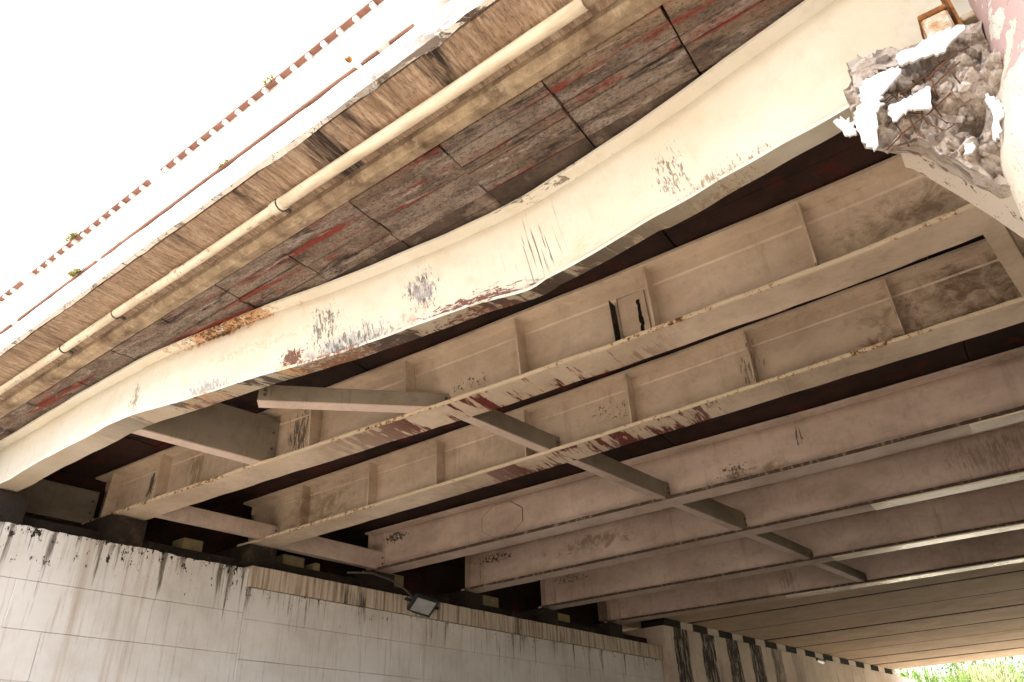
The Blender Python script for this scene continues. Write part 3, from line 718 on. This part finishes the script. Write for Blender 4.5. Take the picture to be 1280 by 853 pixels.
# slab over everything
hexa('slab', [(XA, ye(XA, .06), 3.74), (XB, ye(XB, .06), 3.74), (XB, 27.56, 3.74), (XA, 27.56, 3.74),
              (XA, ye(XA, .06), 3.93), (XB, ye(XB, .06), 3.93), (XB, 27.56, 3.93), (XA, 27.56, 3.93)], 'slab', deck)
# overhang soffit sheet and broken edge, as one rough-faced fascia
secs = []
random.seed(11)
for x in frange(XA, 2.4, 0.035) + [15.0]:
    e = 0.012 * nz(x * 2.1, 0.3) + 0.010 * nz(x * 7.0, 2.2)
    chip = max(0.0, nz(x * 1.1, 9.1) - 0.22) * 0.12 + max(0.0, nz(x * 4.1, 5.5) - 0.3) * 0.04
    b = 0.010 * nz(x * 3.3, 4.4)
    t = 0.012 * nz(x * 5.1, 8.4)
    y = ye(x)
    secs.append([(x, y + e * .5 + chip * .4, 3.655 + b + chip), (x, y + .035 + chip, 3.652 + b), (x, y + .06, 3.70), (x, y + .06, 3.93),
                 (x, y + .01 + t, 3.90 + t), (x, y + e, 3.84 + t), (x, y - .006 + e, 3.75)])
sweep('fascia', secs, 'white', deck)
V = []; F = []
xs = frange(XA, 2.4, 0.07) + [15.0]; offs = [0.055, .12, .19, .26, .33, .39, .44]
for x in xs:
    for o_ in offs:
        z = 3.664 + .010 * nz(x * 6, o_ * 4) + .006 * nz(x * 19, o_ * 9)
        V.append((x, ye(x, o_), z))
k = len(offs)
for i in range(len(xs) - 1):
    for j in range(k - 1): F.append((i * k + j, i * k + j + 1, (i + 1) * k + j + 1, (i + 1) * k + j))
nb = len(V); V += [(a, b, 3.738) for a, b, c in V]; F += [tuple(q + nb for q in reversed(f)) for f in F]
for i in range(len(xs) - 1):
    a, b = i * k, (i + 1) * k; F.append((a, b, b + nb, a + nb)); a += k - 1; b += k - 1; F.append((b, a, a + nb, b + nb))
fixn(mesh('overhang_soffit', V, F, 'overhang', deck))
# haunch nosing beside the pipe
secs = []
for x in frange(XA, 2.4, 0.06) + [15.0]:
    r = .010 * nz(x * 5, 1.1) + .006 * nz(x * 17, 3.1)
    secs.append([(x, ye(x, .442) + r, 3.70), (x, ye(x, .450) + r, 3.630 + r * .6), (x, ye(x, .510) + r * .5, 3.606 + r), (x, ye(x, .59), 3.628), (x, ye(x, .59), 3.70)])
sweep('haunch', secs, 'haunch', deck)
# form-board strips between the pours (transverse joints every 0.8 m)
jx = [-9.3, -8.5, -7.7, -6.93, -6.14, -5.35, -4.6, -3.85, -3.06, -2.23, -1.43, -0.65, 0.15, 0.95, 1.75]
random.seed(21)
def boards(offs, mat, jx, zbase, zr, gap=.006):
    for i in range(len(jx) - 1):
        for j in range(len(offs) - 1):
            x0, x1 = jx[i] + .004 + .006 * random.random(), jx[i + 1] - .004 - .006 * random.random()
            o0, o1 = offs[j] + gap * random.random(), offs[j + 1] - gap * random.random()
            z = zbase + zr * (random.random() - .5); tw = .006 * (random.random() - .5)
            hexa('soffit_board', [(x0, ye(x0, o0), z), (x1, ye(x1, o0), z + tw), (x1, ye(x1, o1), z + tw), (x0, ye(x0, o1), z),
                                  (x0, ye(x0, o0), 3.735), (x1, ye(x1, o0), 3.735), (x1, ye(x1, o1), 3.735), (x0, ye(x0, o1), 3.735)], mat, deck)
boards([.592, .70, .83, .90, 1.03, 1.13], 'board', jx, 3.626, .034)
boards([1.13, 1.25, 1.42], 'sooty_board', jx, 3.632, .03)  # these strips carry the shadow over the top flange as colour
jx2 = [-9.3, -7.7, -6.14, -4.6, -3.06, -1.43, 0.15, 1.75]
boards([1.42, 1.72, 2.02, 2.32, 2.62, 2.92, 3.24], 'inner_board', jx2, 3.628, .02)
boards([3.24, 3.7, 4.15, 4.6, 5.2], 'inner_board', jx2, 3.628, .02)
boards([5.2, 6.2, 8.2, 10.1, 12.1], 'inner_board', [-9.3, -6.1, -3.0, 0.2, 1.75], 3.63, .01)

# ------------------------------------------------------------------ drain pipe under the overhang
def py(x): return 2.335 - 0.0495 * (x + 0.94)
pipe = thing('drain_pipe', 'long cream plastic drain pipe strapped under the deck overhang', 'pipe', (-3.5, py(-3.5), 3.55))
tube('pipe', [(x, py(x) + .006 * nz(x * .8, 3), 3.604 + .006 * nz(x * .7, 1)) for x in frange(-3.42, -0.97, .18)], .043, 'pipe', pipe, 18)
tube('pipe', [(x, py(x) + .006 * nz(x * .8, 3), 3.604 + .006 * nz(x * .7, 1)) for x in frange(-12.2, -3.40, .25)], .035, 'pipe', pipe, 18)
tube('socket', [(-3.52, py(-3.52), 3.604), (-3.40, py(-3.40), 3.604)], .047, 'pipe', pipe, 18)
tube('socket', [(-4.72, py(-4.72), 3.604), (-4.64, py(-4.64), 3.604)], .040, 'pipe', pipe, 18)
tube('pipe', [(x, py(x), 3.612) for x in (-0.99, 0.0, 1.0, 2.0)], .038, 'haunch', pipe, 16)
for cx_ in (-3.44, -6.4, -5.55, -8.2):
    c = []
    for k in range(15):
        a = R(-20 + 220 * k / 14 + 180)
        c.append((cx_, py(cx_) + (.050 if cx_ == -3.44 else .038) * math.cos(a), 3.604 + (.050 if cx_ == -3.44 else .040) * math.sin(a)))
    cl = tube('pipe_clamp', c, .006, 'dark_steel', pipe, 6)
    box('clamp_bolt', cx_ - .012, cx_ + .012, py(cx_) + .05, py(cx_) + .085, 3.585, 3.61, 'dark_steel', cl)

# ------------------------------------------------------------------ parapet on the deck edge
par = thing('parapet', 'sun-bleached white parapet with dentilled coping along the deck edge', 'parapet', (-4, ye(-4), 3.93))
def run(name, x0, x1, o0, o1, z0, z1, mat, step=.6):
    secs = [[(x, ye(x, o0), z0), (x, ye(x, o1), z0), (x, ye(x, o1), z1), (x, ye(x, o0), z1)] for x in frange(x0, x1, step)]
    return sweep(name, secs, mat, par)
bays = [(-12.4, -9.45), (-9.25, -7.15), (-6.98, -4.95), (-4.76, -1.30), (-1.1, 1.2), (1.4, 14.9)]
run('panel', XA, XB, .045, .16, 3.93, 4.50, 'parapet')
run('base_moulding', XA, -1.95, .0, .17, 3.955, 4.10, 'parapet')
run('base_moulding', -1.80, XB, .004, .17, 3.955, 4.10, 'parapet')
for x0, x1 in ((XA, -7.0), (-6.85, -5.5), (-5.42, -2.25), (-2.15, -1.95)):
    run('redbrown_drip_strip', x0, x1, .012, .045, 3.935, 3.953, 'redbrown')
for x0, x1 in bays:
    run('coping', x0, x1, 0.0, .22, 4.522, 4.75, 'parapet')
    run('redbrown_coping_soffit', x0, x1, 0.0, .05, 4.502, 4.520, 'redbrown')
    x = x0 + .05
    while x < x1 - .05:
        y = ye(x)
        if -8.5 < x < 0.5: box('dentil', x, x + .032, y + .003, y + .046, 4.465, 4.499, 'parapet', par)
        x += .157
for a, b in zip(bays[:-1], bays[1:]):
    run('post', a[1] + .005, b[0] - .005, .03, .2, 4.505, 4.80, 'parapet', 1)
# scupper spout through the kerb
sp = thing('scupper_pipe', 'short rusty scupper spout poking out above the deck edge', 'pipe', (-2.4, 2.0, 3.9))
tube('spout', [(-2.40, 2.16, 3.93), (-2.40, 2.03, 3.90)], .017, 'parapet', sp, 10)
tube('mouth', [(-2.40, 2.031, 3.9), (-2.40, 2.008, 3.895)], .021, 'rust', sp, 10)
# little weeds rooted in the parapet joints
random.seed(5)
def weed(x, off, z, s, n, label):
    V = []; F = []
    for i in range(n):
        a = random.uniform(0, 6.28); l = s * random.uniform(.5, 1.1); bx = x + random.uniform(-s, s) * 1.1
        d = Vector((math.cos(a) * .8, -abs(math.sin(a)) * .5 - .12, random.uniform(-.6, .6))).normalized()
        w = Vector((d.z, .3, -d.x)).normalized() * l * .22
        p = Vector((bx, ye(bx, off), z)); b = len(V)
        V += [p, p + d * l * .5 + w, p + d * l, p + d * l * .5 - w]; F.append((b, b + 1, b + 2, b + 3))
    root = thing('weed', label, 'weed', (x, ye(x, off), z), 'weeds on the parapet')
    mesh('leaves', V, F, 'weed', root)
weed(-3.35, 0.0, 4.50, .05, 26, 'small yellow-green weed under the coping, highest on the parapet')
weed(-6.1, 0.0, 4.50, .07, 50, 'straggling yellow-green weed under the coping left of the rail gap')
weed(-5.75, 0.0, 3.94, .07, 60, 'leafy green weed at the foot of the parapet near the left edge')
weed(-3.75, 0.0, 3.93, .045, 30, 'little yellowish weed on the redbrown drip strip, mid parapet')

# ------------------------------------------------------------------ abutment wall of white blocks, seat and band
WA = -8.8
ab = thing('abutment_wall', 'dirty white blockwork abutment wall carrying the girder ends', 'wall', (-7.8, 8.0, GROUND))
skew_box('core', WA - 1.6, WA - .034, -2.0, 15.15, GROUND, 2.60, 'seat', ab)
random.seed(9)
def course(z0, z1, ys, yend):
    for a, b in zip(ys, ys[1:] + [yend]):
        if b - a < .05: continue
        pr = random.uniform(-.004, .004); g = .0018
        skew_box('block', WA - .033, WA + pr, a + g, b - g, z0 + g, z1 - g, 'wall', ab, bev=.003)
zc = [2.61, 2.115, 1.655, 1.20, .74, .28, -.18, -.64, -1.1, GROUND]
for i in range(len(zc) - 1):
    st = [(-2.0, -.6, .95, 2.6, 6.05), (-2.0, -1.2, .3, 1.5, 2.6, 3.95, 5.32, 6.05), (-2.0, -.9, .5, 2.1, 3.6, 4.97, 6.05)][0 if i == 0 else 1 + i % 2]
    course(zc[i + 1], zc[i], list(st[:-1]), 6.05)
zd = [2.42, 2.05, 1.60, 1.15, .70, .25, -.2, -.65, -1.1, GROUND]
for i in range(len(zd) - 1):
    s0 = 6.055; ys = [s0]; y = s0 + (.55 if i % 2 else 1.0)
    while y < 14.5: ys.append(y); y += .70 * random.uniform(.85, 1.3)
    course(zd[i + 1], zd[i], ys, 15.15)
# rough crumbling top edge of the left length of wall
secs = []
for y in frange(-2.0, 6.05, .025):
    h = .009 * nz(y * 3, .5) + .010 * nz(y * 9, 1.5) + .010 * nz(y * 23, 6.5) - .03 * max(0, nz(y * 4.3, 8.1) - .35)
    a = WA + .008 + .006 * nz(y * 5, 4)
    secs.append([(a + TS * y, y, 2.60), (a + TS * y, y, 2.63 + h), (a - .25 + TS * y, y, 2.64 + h), (a - .25 + TS * y, y, 2.60)])
sweep('crumbled_top', secs, 'wall', ab)
secs = []
for y in frange(6.06, 15.17, .09):
    h = .007 * nz(y * 6, .5); a = WA + .035 + .004 * nz(y * 5, 4)
    secs.append([(a + TS * y, y, 2.425 + h * .5), (a + TS * y, y, 2.675 + h), (a - .5 + TS * y, y, 2.68), (a - .5 + TS * y, y, 2.425)])
sweep('seat_band', secs, 'band', ab)
# back wall behind the girder ends
skew_box('back_wall', -10.1, -9.75, -2.0, 15.15, 2.60, 3.62, 'inner_board', ab)
skew_box('sooty_upstand', -9.16, -9.05, -2.0, 6.05, 2.601, 2.80, 'soot', ab)
skew_box('sooty_upstand', -9.16, -9.05, 6.06, 15.1, 2.683, 2.86, 'soot', ab)
# near-black seat pedestals under each girder
for y, x in ((3.35, 0), (4.59, 0), (6.28, 0), (8.24, 0), (10.05, 0), (11.95, 0), (13.9, 0)):
    pd = skew_box('bearing_pedestal', -9.62, -8.93, y - .20, y + .20, 2.601 if y < 6 else 2.682, 2.985, 'soot', ab)
random.seed(3)
tops = [(5.55, 2.99, .11, .0), (6.98, 3.05, .14, .0), (7.35, 3.02, .04, .0), (8.75, 3.10, .13, .0), (10.8, 3.08, .16, .0), (12.7, 3.05, .17, .0), (4.05, 2.76, .09, .0)]
names = ['yellowish concrete packing block between the two stiffened girders, above the wall', 'yellowish packing block above the band, behind the shallow end brace', 'narrow yellowish packing post above the band, right of the end brace block',
         'yellowish packing block just above the black floodlight', 'yellowish packing block right of the floodlight, under the next girder', 'yellowish packing block near the right end of the white wall', 'small yellowish packing block at the left end on top of the wall']
for (y, zt, w, _), lb in zip(tops, names):
    o = skew_box('packing_block', -9.46, -9.22, y - w * 1.15, y + w * 1.15, 2.601 if y < 6 else 2.682, zt, 'block_yellow', bev=.008)
    tag(o, lb, 'packing block', 'packing blocks on the abutment seat')

o = skew_box('opposite_abutment', 8.6, 10.2, 3.0, 29.0, GROUND, 2.98, 'seat'); o['kind'] = 'structure'  # unseen wall added to keep light from entering at the right

# ------------------------------------------------------------------ striped abutment under the slab beams
TS2 = 0.172
S0 = -9.06
ZS = 3.23
sw = thing('abutment_wall', 'black and white striped abutment wall under the flat slab beams', 'wall', (-5.5, 20.0, GROUND))
skew_box('wall', S0 - 1.5, S0, 15.18, 29.2, GROUND, ZS - .15, 'stripe', sw, TS2)
y = 15.2; kk = 0
while y < 27.5:
    w = .59 if kk % 2 == 0 else .45
    skew_box('painted_lip_block', S0 - .5, S0 + .02 + (.006 if kk % 2 else 0), y, y + w - .004, ZS - .148, ZS - .012, 'lip_black' if kk % 2 == 0 else 'lip_white', sw, TS2)
    y += w; kk += 1

# ------------------------------------------------------------------ flat concrete slab beams
jy = [14.56, 16.18, 17.8, 19.46, 21.06, 22.70, 24.29, 25.88, 27.54]
words = ['first', 'second', 'third', 'fourth', 'fifth', 'sixth', 'seventh', 'last']
random.seed(17)
for i in range(8):
    g0 = .075 if i not in (0, 2, 5) else .028
    lb = 'flat brown concrete slab beam, %s counted from the steel girders' % words[i]
    o = thing('slab_beam', lb, 'slab beam', (-3, (jy[i] + jy[i + 1]) / 2, ZS), 'flat slab beams over the striped wall')
    z = ZS + random.uniform(-.004, .008)
    g1_ = .075 if i not in (1, 4) else .028
    y0 = jy[i] + g0; y1 = jy[i + 1] - g1_
    b = hexa('beam', [(-9.5, y0, z), (14, y0 - .02, z), (14, y1 + .02, z), (-9.5, y1, z), (-9.5, y0, 3.725), (14, y0 - .02, 3.725), (14, y1 + .02, 3.725), (-9.5, y1, 3.725)], 'beam_conc', o)
    bevel(b, .008)
    if i < 7: box('joint_filler', -9.4, 13.9, jy[i + 1] - g1_ + .001, jy[i + 1] + g1_ - .001, ZS + .008, ZS + .2, 'joint', o)

# ------------------------------------------------------------------ flood lights
def flood(label, cx_, cy_, cz_, s, d):
    """d: outward direction of the lamp face"""
    root = thing('flood_light', label, 'light', (cx_, cy_, cz_), 'flood lights on the abutments')
    d = Vector(d).normalized(); u = Vector((TS, 1, 0)).normalized(); w = d.cross(u).normalized(); u = w.cross(d)
    def slab(name, hu, hw, d0, d1, mat, c=Vector((0, 0, 0))):
        P = []
        for dd in (d0, d1):
            for a, b in ((-1, -1), (1, -1), (1, 1), (-1, 1)): P.append(Vector((cx_, cy_, cz_)) + c + u * a * hu + w * b * hw + d * dd)
        return hexa(name, P, mat, root)
    bevel(slab('housing', .21 * s, .15 * s, -.05 * s, 0, 'black'), .01 * s)
    slab('lens', .165 * s, .108 * s, .0015, .006 * s, 'lens')
    slab('bracket', .30 * s, .02 * s, -.07 * s, -.052 * s, 'black')
    return root
flood('black floodlight with frosted lens hung in front of the band on the white wall', -7.36, 8.72, 2.54, 1.0, (.62, -.25, -.78))
flood('small lamp under the lip of the striped wall', -5.28, 22.3, 2.93, 1.1, (.75, -.2, -.8))
cd = thing('conduit', 'thin black cable arching down to the floodlight', 'cable', (-7.5, 8.2, 2.7))
tube('cable', [(-7.75, 7.55, 2.86), (-7.62, 7.9, 2.90), (-7.52, 8.2, 2.84), (-7.45, 8.42, 2.74), (-7.40, 8.6, 2.60)], .014, 'dark_steel', cd, 8)

# ------------------------------------------------------------------ broken pier at the right
pier = thing('broken_pier', 'smashed concrete pier head with exposed rebar and peeling white and pink paint', 'pier', (0.8, 3.0, GROUND))
random.seed(31)
# column: flared towards its top, slightly oval
secs = []
for z in frange(GROUND, 3.0, .06):
    t = min(1, max(0, (z - 1.9) / .75))
    left = interp([(-1.6, .40), (1.75, .40), (2.02, .41), (2.28, .49), (2.42, .545), (2.64, .575), (3.2, .60)], z) + .012 * nz(z * 6, 1); cxx = left + .42
    ring = []
    for k in range(40):
        a = 2 * math.pi * k / 40
        rr = 1 + .012 * nz(math.cos(a) * 2, math.sin(a) * 2, z * 2.5) + .02 * t * nz(math.cos(a) * 4, math.sin(a) * 4, z * 5)
        ring.append((cxx + .42 * math.cos(a) * rr, 2.84 + .33 * math.sin(a) * rr, z))
    secs.append(ring)
sweep('column', secs, 'column', pier, smooth=True)
for px_, py_ in ((1.55, 6.3), (2.05, 9.7)):  # unseen columns added to block light from the right
    sweep('column', [[(px_ + .42 * math.cos(2 * math.pi * k / 24), py_ + .36 * math.sin(2 * math.pi * k / 24), z) for k in range(24)] for z in (GROUND, 1.0, 2.38)], 'column', pier, smooth=True)
skew_box('cap_beam', .82, 1.45, 3.22, 10.4, 2.40, 2.985, 'arch', pier)  # unseen beam added to darken the right ends of the inner girders
# bracket: arched underside, broken front face
prof = [(-.02, 2.62), (.05, 2.56), (.16, 2.455), (.28, 2.225), (.36, 2.06), (.43, 1.90)]
def zu(x): return interp(prof, x)
def zf(x): return interp([(0, 2.46), (.038, 2.30), (.11, 2.272), (.196, 2.272), (.24, 2.185), (.304, 2.07), (.364, 1.965), (.43, 1.86), (.6, 1.86)], x)
def ztop(x): return interp([(-.02, 2.70), (.07, 2.765), (.23, 2.77), (.51, 2.75), (.75, 2.74)], x)
NXb, NZb = 110, 96
V = []; F = []
for i in range(NXb):
    x = .015 + .565 * i / (NXb - 1)
    for j in range(NZb):
        t = j / (NZb - 1); lo = zf(x); hi = ztop(x); z = lo + (hi - lo) * t
        p = Vector((x * 5.2, 3.0, z * 5.2))
        d = .12 * mnoise.noise(p * .7) + .07 * mnoise.noise(p * 1.7 + Vector((3, 1, 2))) + .17 * max(0, mnoise.noise(p * 1.3 + Vector((7, 2, 4))) - .12) + .085 * (.5 - abs(mnoise.noise(p * 2.6))) ** 2 * 4 * .5 + .035 * abs(mnoise.noise(p * 5.5)) + .022 * mnoise.noise(p * 9.5)
        cell = mnoise.cell_vector(Vector((x * 17, 1.0, z * 19)) + mnoise.noise_vector(p * 1.5) * .6)
        d += .016 * (cell.x - .5) + .012 * mnoise.noise(p * 15.0)
        d += .16 * math.exp(-((x - .40) / .055) ** 2 - ((z - 2.26) / .085) ** 2) + .07 * math.exp(-((x - .27) / .10) ** 2 - ((z - 2.575 - .5 * (x - .27)) / .03) ** 2)
        edge = min(1, (1 - abs(2 * t - 1)) * 4 + .25)
        bulge = .10 * math.sin(math.pi * min(1, t * 1.05))
        jag = (1 - edge) * .0
        xx = x + .028 * mnoise.noise(p * 2.1 + Vector((9, 9, 9))) ; zz = z + .020 * mnoise.noise(p * 2.3 + Vector((1, 7, 3)))
        y = 2.80 - bulge * .5 + d * edge * 1.05 + .22 * max(0, .10 - x)
        V.append((xx, y, zz))
for i in range(NXb - 1):
    for j in range(NZb - 1):
        a = i * NZb + j; F.append((a, a + NZb, a + NZb + 1, a + 1))
nb = len(V); FACE = V[::5]
V += [(v[0], 3.16, max(v[2], zu(min(v[0], .46)) + .02) + .01) for v in V[:]]
F += [tuple(q + nb for q in reversed(f)) for f in F[:]]
rim = [i * NZb for i in range(NXb)] + [(NXb - 1) * NZb + j for j in range(1, NZb)] + [i * NZb + NZb - 1 for i in range(NXb - 2, -1, -1)] + [j for j in range(NZb - 2, 0, -1)]
for a, b in zip(rim, rim[1:] + rim[:1]): F.append((a, a + nb, b + nb, b))
FULL = V[:nb]
def facey(x, z, r=.03):
    ys_ = [v[1] for v in FULL if abs(v[0] - x) < r and abs(v[2] - z) < r]
    return min(ys_) if ys_ else min(((v[0] - x) ** 2 + (v[2] - z) ** 2, v[1]) for v in FULL)[1]
brk = fixn(mesh('fractured_bracket', V, F, 'fracture', pier))
# plastered arch underside
secs = []
for i in range(26):
    t = i / 25; x = .135 + .305 * t; z = zu(x) - .012
    r = .03 * nz(x * 9, 2.0) + .022 * nz(x * 23, 7.0)
    secs.append([(x, 2.88 + r, z - .014), (x, 3.20, z - .004), (x + .01, 3.20, z + .05), (x + .01, 2.88 + r, z + .035)])
sweep('arch_plaster', secs, 'arch', pier)
box('bearing_block', .18, .62, 3.10, 3.42, 2.70, 2.985, 'fracture', pier)
# clinging plates of white paint and plaster
def flake(pts, y, mat='flake', th=.012, tilt=0.0, wob=.02, name='paint_flake', par_=None):
    n = len(pts); P = []
    fine = []
    for k_, ((x0, z0), (x1, z1)) in enumerate(zip(pts, pts[1:] + pts[:1])):
        for s in range(6):
            t = s / 6; jx_ = wob * 1.1 * nz(k_ * 2.3 + s * .8, y * 31 + pts[0][0] * 9); jz_ = wob * 1.1 * nz(k_ * 2.7 + s * .9, y * 17 + 4)
            fine.append((x0 + (x1 - x0) * t + jx_, z0 + (z1 - z0) * t + jz_))
    n = len(fine)
    if name == 'paint_flake': y = min(facey(sum(p[0] for p in fine) / n, sum(p[1] for p in fine) / n, .04), 2.83) - .012
    f_ = [(x, y + tilt * (z - 2.6) + .012 * nz(x * 14, z * 14), z) for x, z in fine]
    b_ = [(x, yy + th, z) for x, yy, z in f_]
    c = (sum(p[0] for p in f_) / n, sum(p[1] for p in f_) / n - .006, sum(p[2] for p in f_) / n)
    V = f_ + b_ + [c, (c[0], c[1] + th, c[2])]
    F = [(i, (i + 1) % n, 2 * n) for i in range(n)] + [((i + 1) % n + n, i + n, 2 * n + 1) for i in range(n)]
    F += [(i, i + n, (i + 1) % n + n, (i + 1) % n) for i in range(n)]
    return fixn(mesh(name, V, F, mat, par_ or pier))
FL = lambda pts, y, **k: flake(pts, y, name='plaster_flake', **k)
FL([(.083, 2.621), (.173, 2.641), (.239, 2.622), (.235, 2.590), (.181, 2.552), (.133, 2.526), (.123, 2.449), (.084, 2.417), (.079, 2.340), (.037, 2.233), (.013, 2.294), (.004, 2.404), (.009, 2.467), (.045, 2.519)], 2.735, wob=.02, tilt=.05)
FL([(.249, 2.695), (.313, 2.672), (.376, 2.704), (.448, 2.700), (.504, 2.682), (.511, 2.658), (.447, 2.630), (.405, 2.600), (.322, 2.605), (.263, 2.623), (.236, 2.626)], 2.735, wob=.02, tilt=-.05)
FL([(.137, 2.432), (.182, 2.442), (.222, 2.432), (.266, 2.442), (.309, 2.448), (.279, 2.337), (.241, 2.355), (.208, 2.384), (.142, 2.336)], 2.735, wob=.02)
FL([(-.071, 2.507), (-.035, 2.514), (.006, 2.453), (-.006, 2.387), (-.042, 2.418)], 2.76, wob=.03)
FL([(.328, 2.117), (.360, 2.113), (.346, 2.070), (.319, 2.072)], 2.75, wob=.02)
FL([(.460, 2.300), (.481, 2.247), (.491, 2.195), (.440, 2.082), (.413, 2.070), (.455, 2.171)], 2.73, wob=.02)
flake([(.067, 2.86), (.145, 2.86), (.260, 2.81), (.241, 2.722), (.179, 2.727), (.087, 2.70), (.052, 2.645), (.060, 2.772)], 2.82, 'fracture', .12, name='broken_chunk', wob=.05)
# loose rubble stones
for k in range(30):
    x = random.uniform(.12, .46); z = random.uniform(zu(x) + .06, ztop(x) - .12); r = random.uniform(.012, .030)
    bm = bmesh.new(); bmesh.ops.create_icosphere(bm, subdivisions=1, radius=r)
    for v in bm.verts: v.co *= 1 + .35 * (random.random() - .5)
    me = bpy.data.meshes.new('rubble_stone'); bm.to_mesh(me); bm.free(); me.materials.append(M['fracture'])
    o = bpy.data.objects.new('rubble_stone', me); C.objects.link(o); o.parent = pier
    # seat it on the fractured face
    best = min(((v[0] - x) ** 2 + (v[2] - z) ** 2, v[1]) for v in FACE)
    o.location = Vector((x, best[1] - r * .3, z)) - Vector(pier.location)
# reinforcement: horizontal bars with ties hanging from them
def bar(p, r=.0032):
    q = [(a, facey(a, c, .022) - r * .6 + .004 * nz(a * 30, c * 30), c) for a, b, c in p]
    q = [(a, (q[max(i - 1, 0)][1] + b + q[min(i + 1, len(q) - 1)][1]) / 3, c) for i, (a, b, c) in enumerate(q)]
    return tube('rebar', q, r, 'rebar', pier, 7)
for z0, z1, xa, xb in ((2.46, 2.60, .13, .40), (2.38, 2.52, .12, .44), (2.27, 2.37, .08, .36), (2.50, 2.62, .30, .50)):
    bar([(xa + (xb - xa) * t, 2.685 + .02 * nz(t * 3, z0) - .03 * math.sin(3.1 * t), z0 + (z1 - z0) * t + .012 * nz(t * 4, z1)) for t in [i / 8 for i in range(9)]])
for x, za, zb_, ln in ((.17, 2.62, 2.40, .02), (.215, 2.64, 2.42, .01), (.27, 2.60, 2.30, .03), (.14, 2.40, 2.24, .02), (.19, 2.38, 2.22, .03), (.33, 2.62, 2.42, -.01), (.38, 2.60, 2.38, .02), (.24, 2.34, 2.20, .04)):
    bar([(x + ln * t + .006 * nz(t * 5, x * 9), 2.672 - .012 * math.sin(3 * t), za + (zb_ - za) * t) for t in [i / 6 for i in range(7)]], .0032)
for k in range(9):          # snapped tie wire curling along the lower edge
    x = .10 + .025 * k; z = zu(x) + .06
    bar([(x, 2.70, z + .03), (x + random.uniform(-.03, .04), 2.675, z - .01), (x + random.uniform(-.05, .06), 2.69, z - .05 + random.uniform(-.02, .03))], .0022)

# ------------------------------------------------------------------ plants on the bank beyond the bridge
random.seed(77)
def clump(label, x, y, z, h, n, w, mat, spread=1.0, cat='grass'):
    V = []; F = []
    for i in range(n):
        a = random.uniform(0, 6.283); lean = random.uniform(.05, .9) * spread; L = h * random.uniform(.55, 1.1)
        bx = x + random.gauss(0, .25); by = y + random.gauss(0, .25)
        d = Vector((math.cos(a), math.sin(a), 0)); s = Vector((-d.y, d.x, 0)); ww = w * random.uniform(.6, 1.2)
        pts = []
        for k in range(5):
            t = k / 4
            pts.append(Vector((bx, by, z)) + d * (lean * L * .7 * t * t) + Vector((0, 0, L * (t - .45 * lean * t * t * t))))
        b = len(V)
        for k, p in enumerate(pts):
            q = ww * (1 - (k / 4) ** 2 * .95); V += [p - s * q, p + s * q]
        for k in range(4): F.append((b + 2 * k, b + 2 * k + 1, b + 2 * k + 3, b + 2 * k + 2))
    root = thing('tall_grass' if cat == 'grass' else 'shrub', label, cat, (x, y, z), 'plants beyond the bridge')
    mesh('leaves', V, F, mat, root)
def shrub(label, x, y, z, r, n, mat):
    V = []; F = []
    cl = [(Vector((random.gauss(0, .5), random.gauss(0, .5), random.uniform(.2, 1.0))) * r, random.uniform(.3, .5) * r) for _ in range(12)]
    for i in range(n):
        c, cr = random.choice(cl)
        p = Vector((x, y, z)) + c + Vector((random.gauss(0, 1), random.gauss(0, 1), random.gauss(0, 1))).normalized() * cr * random.uniform(.5, 1)
        a = Vector((random.gauss(0, 1), random.gauss(0, 1), random.gauss(0, .6))).normalized(); b_ = a.cross(Vector((0, .3, 1))).normalized()
        l = random.uniform(.08, .16); b = len(V)
        V += [p - a * l, p + b_ * l * .45, p + a * l, p - b_ * l * .45]; F.append((b, b + 1, b + 2, b + 3))
    root = thing('shrub', label, 'shrub', (x, y, z), 'plants beyond the bridge')
    mesh('crown', V, F, mat, root)
    tube('stem', [(x, y, z - .3), (x, y, z + r * .7)], .05, 'dark_steel', root, 8)
clump('bright green arching grass clump beside the end of the striped wall', -4.6, 35.6, 1.75, 3.0, 420, .035, 'leaf', 1.0)
clump('bright green grass clump in the middle of the far opening', -3.3, 35.0, 1.55, 3.0, 420, .035, 'leaf', 1.2)
clump('pale straw-coloured pampas clump in the far opening', -2.2, 35.3, 1.55, 3.1, 520, .035, 'leaf_pale', 1.2)
clump('pale grass clump partly behind the pampas in the far opening', -3.0, 36.6, 2.05, 2.6, 320, .035, 'leaf_pale', 1.0)
clump('green grass clump in front at the far right corner', -1.2, 35.0, 1.35, 3.0, 380, .035, 'leaf', 1.1)
shrub('dark green shrub at the right end of the far opening', -1.0, 38.2, 2.05, 2.2, 2600, 'leaf_dark')
shrub('dark shrub behind the grass clumps in the far opening', -3.4, 40.0, 2.15, 2.2, 2600, 'leaf_dark')
shrub('light green shrub behind the striped wall end', -6.2, 38.5, 2.05, 2.2, 2200, 'leaf')
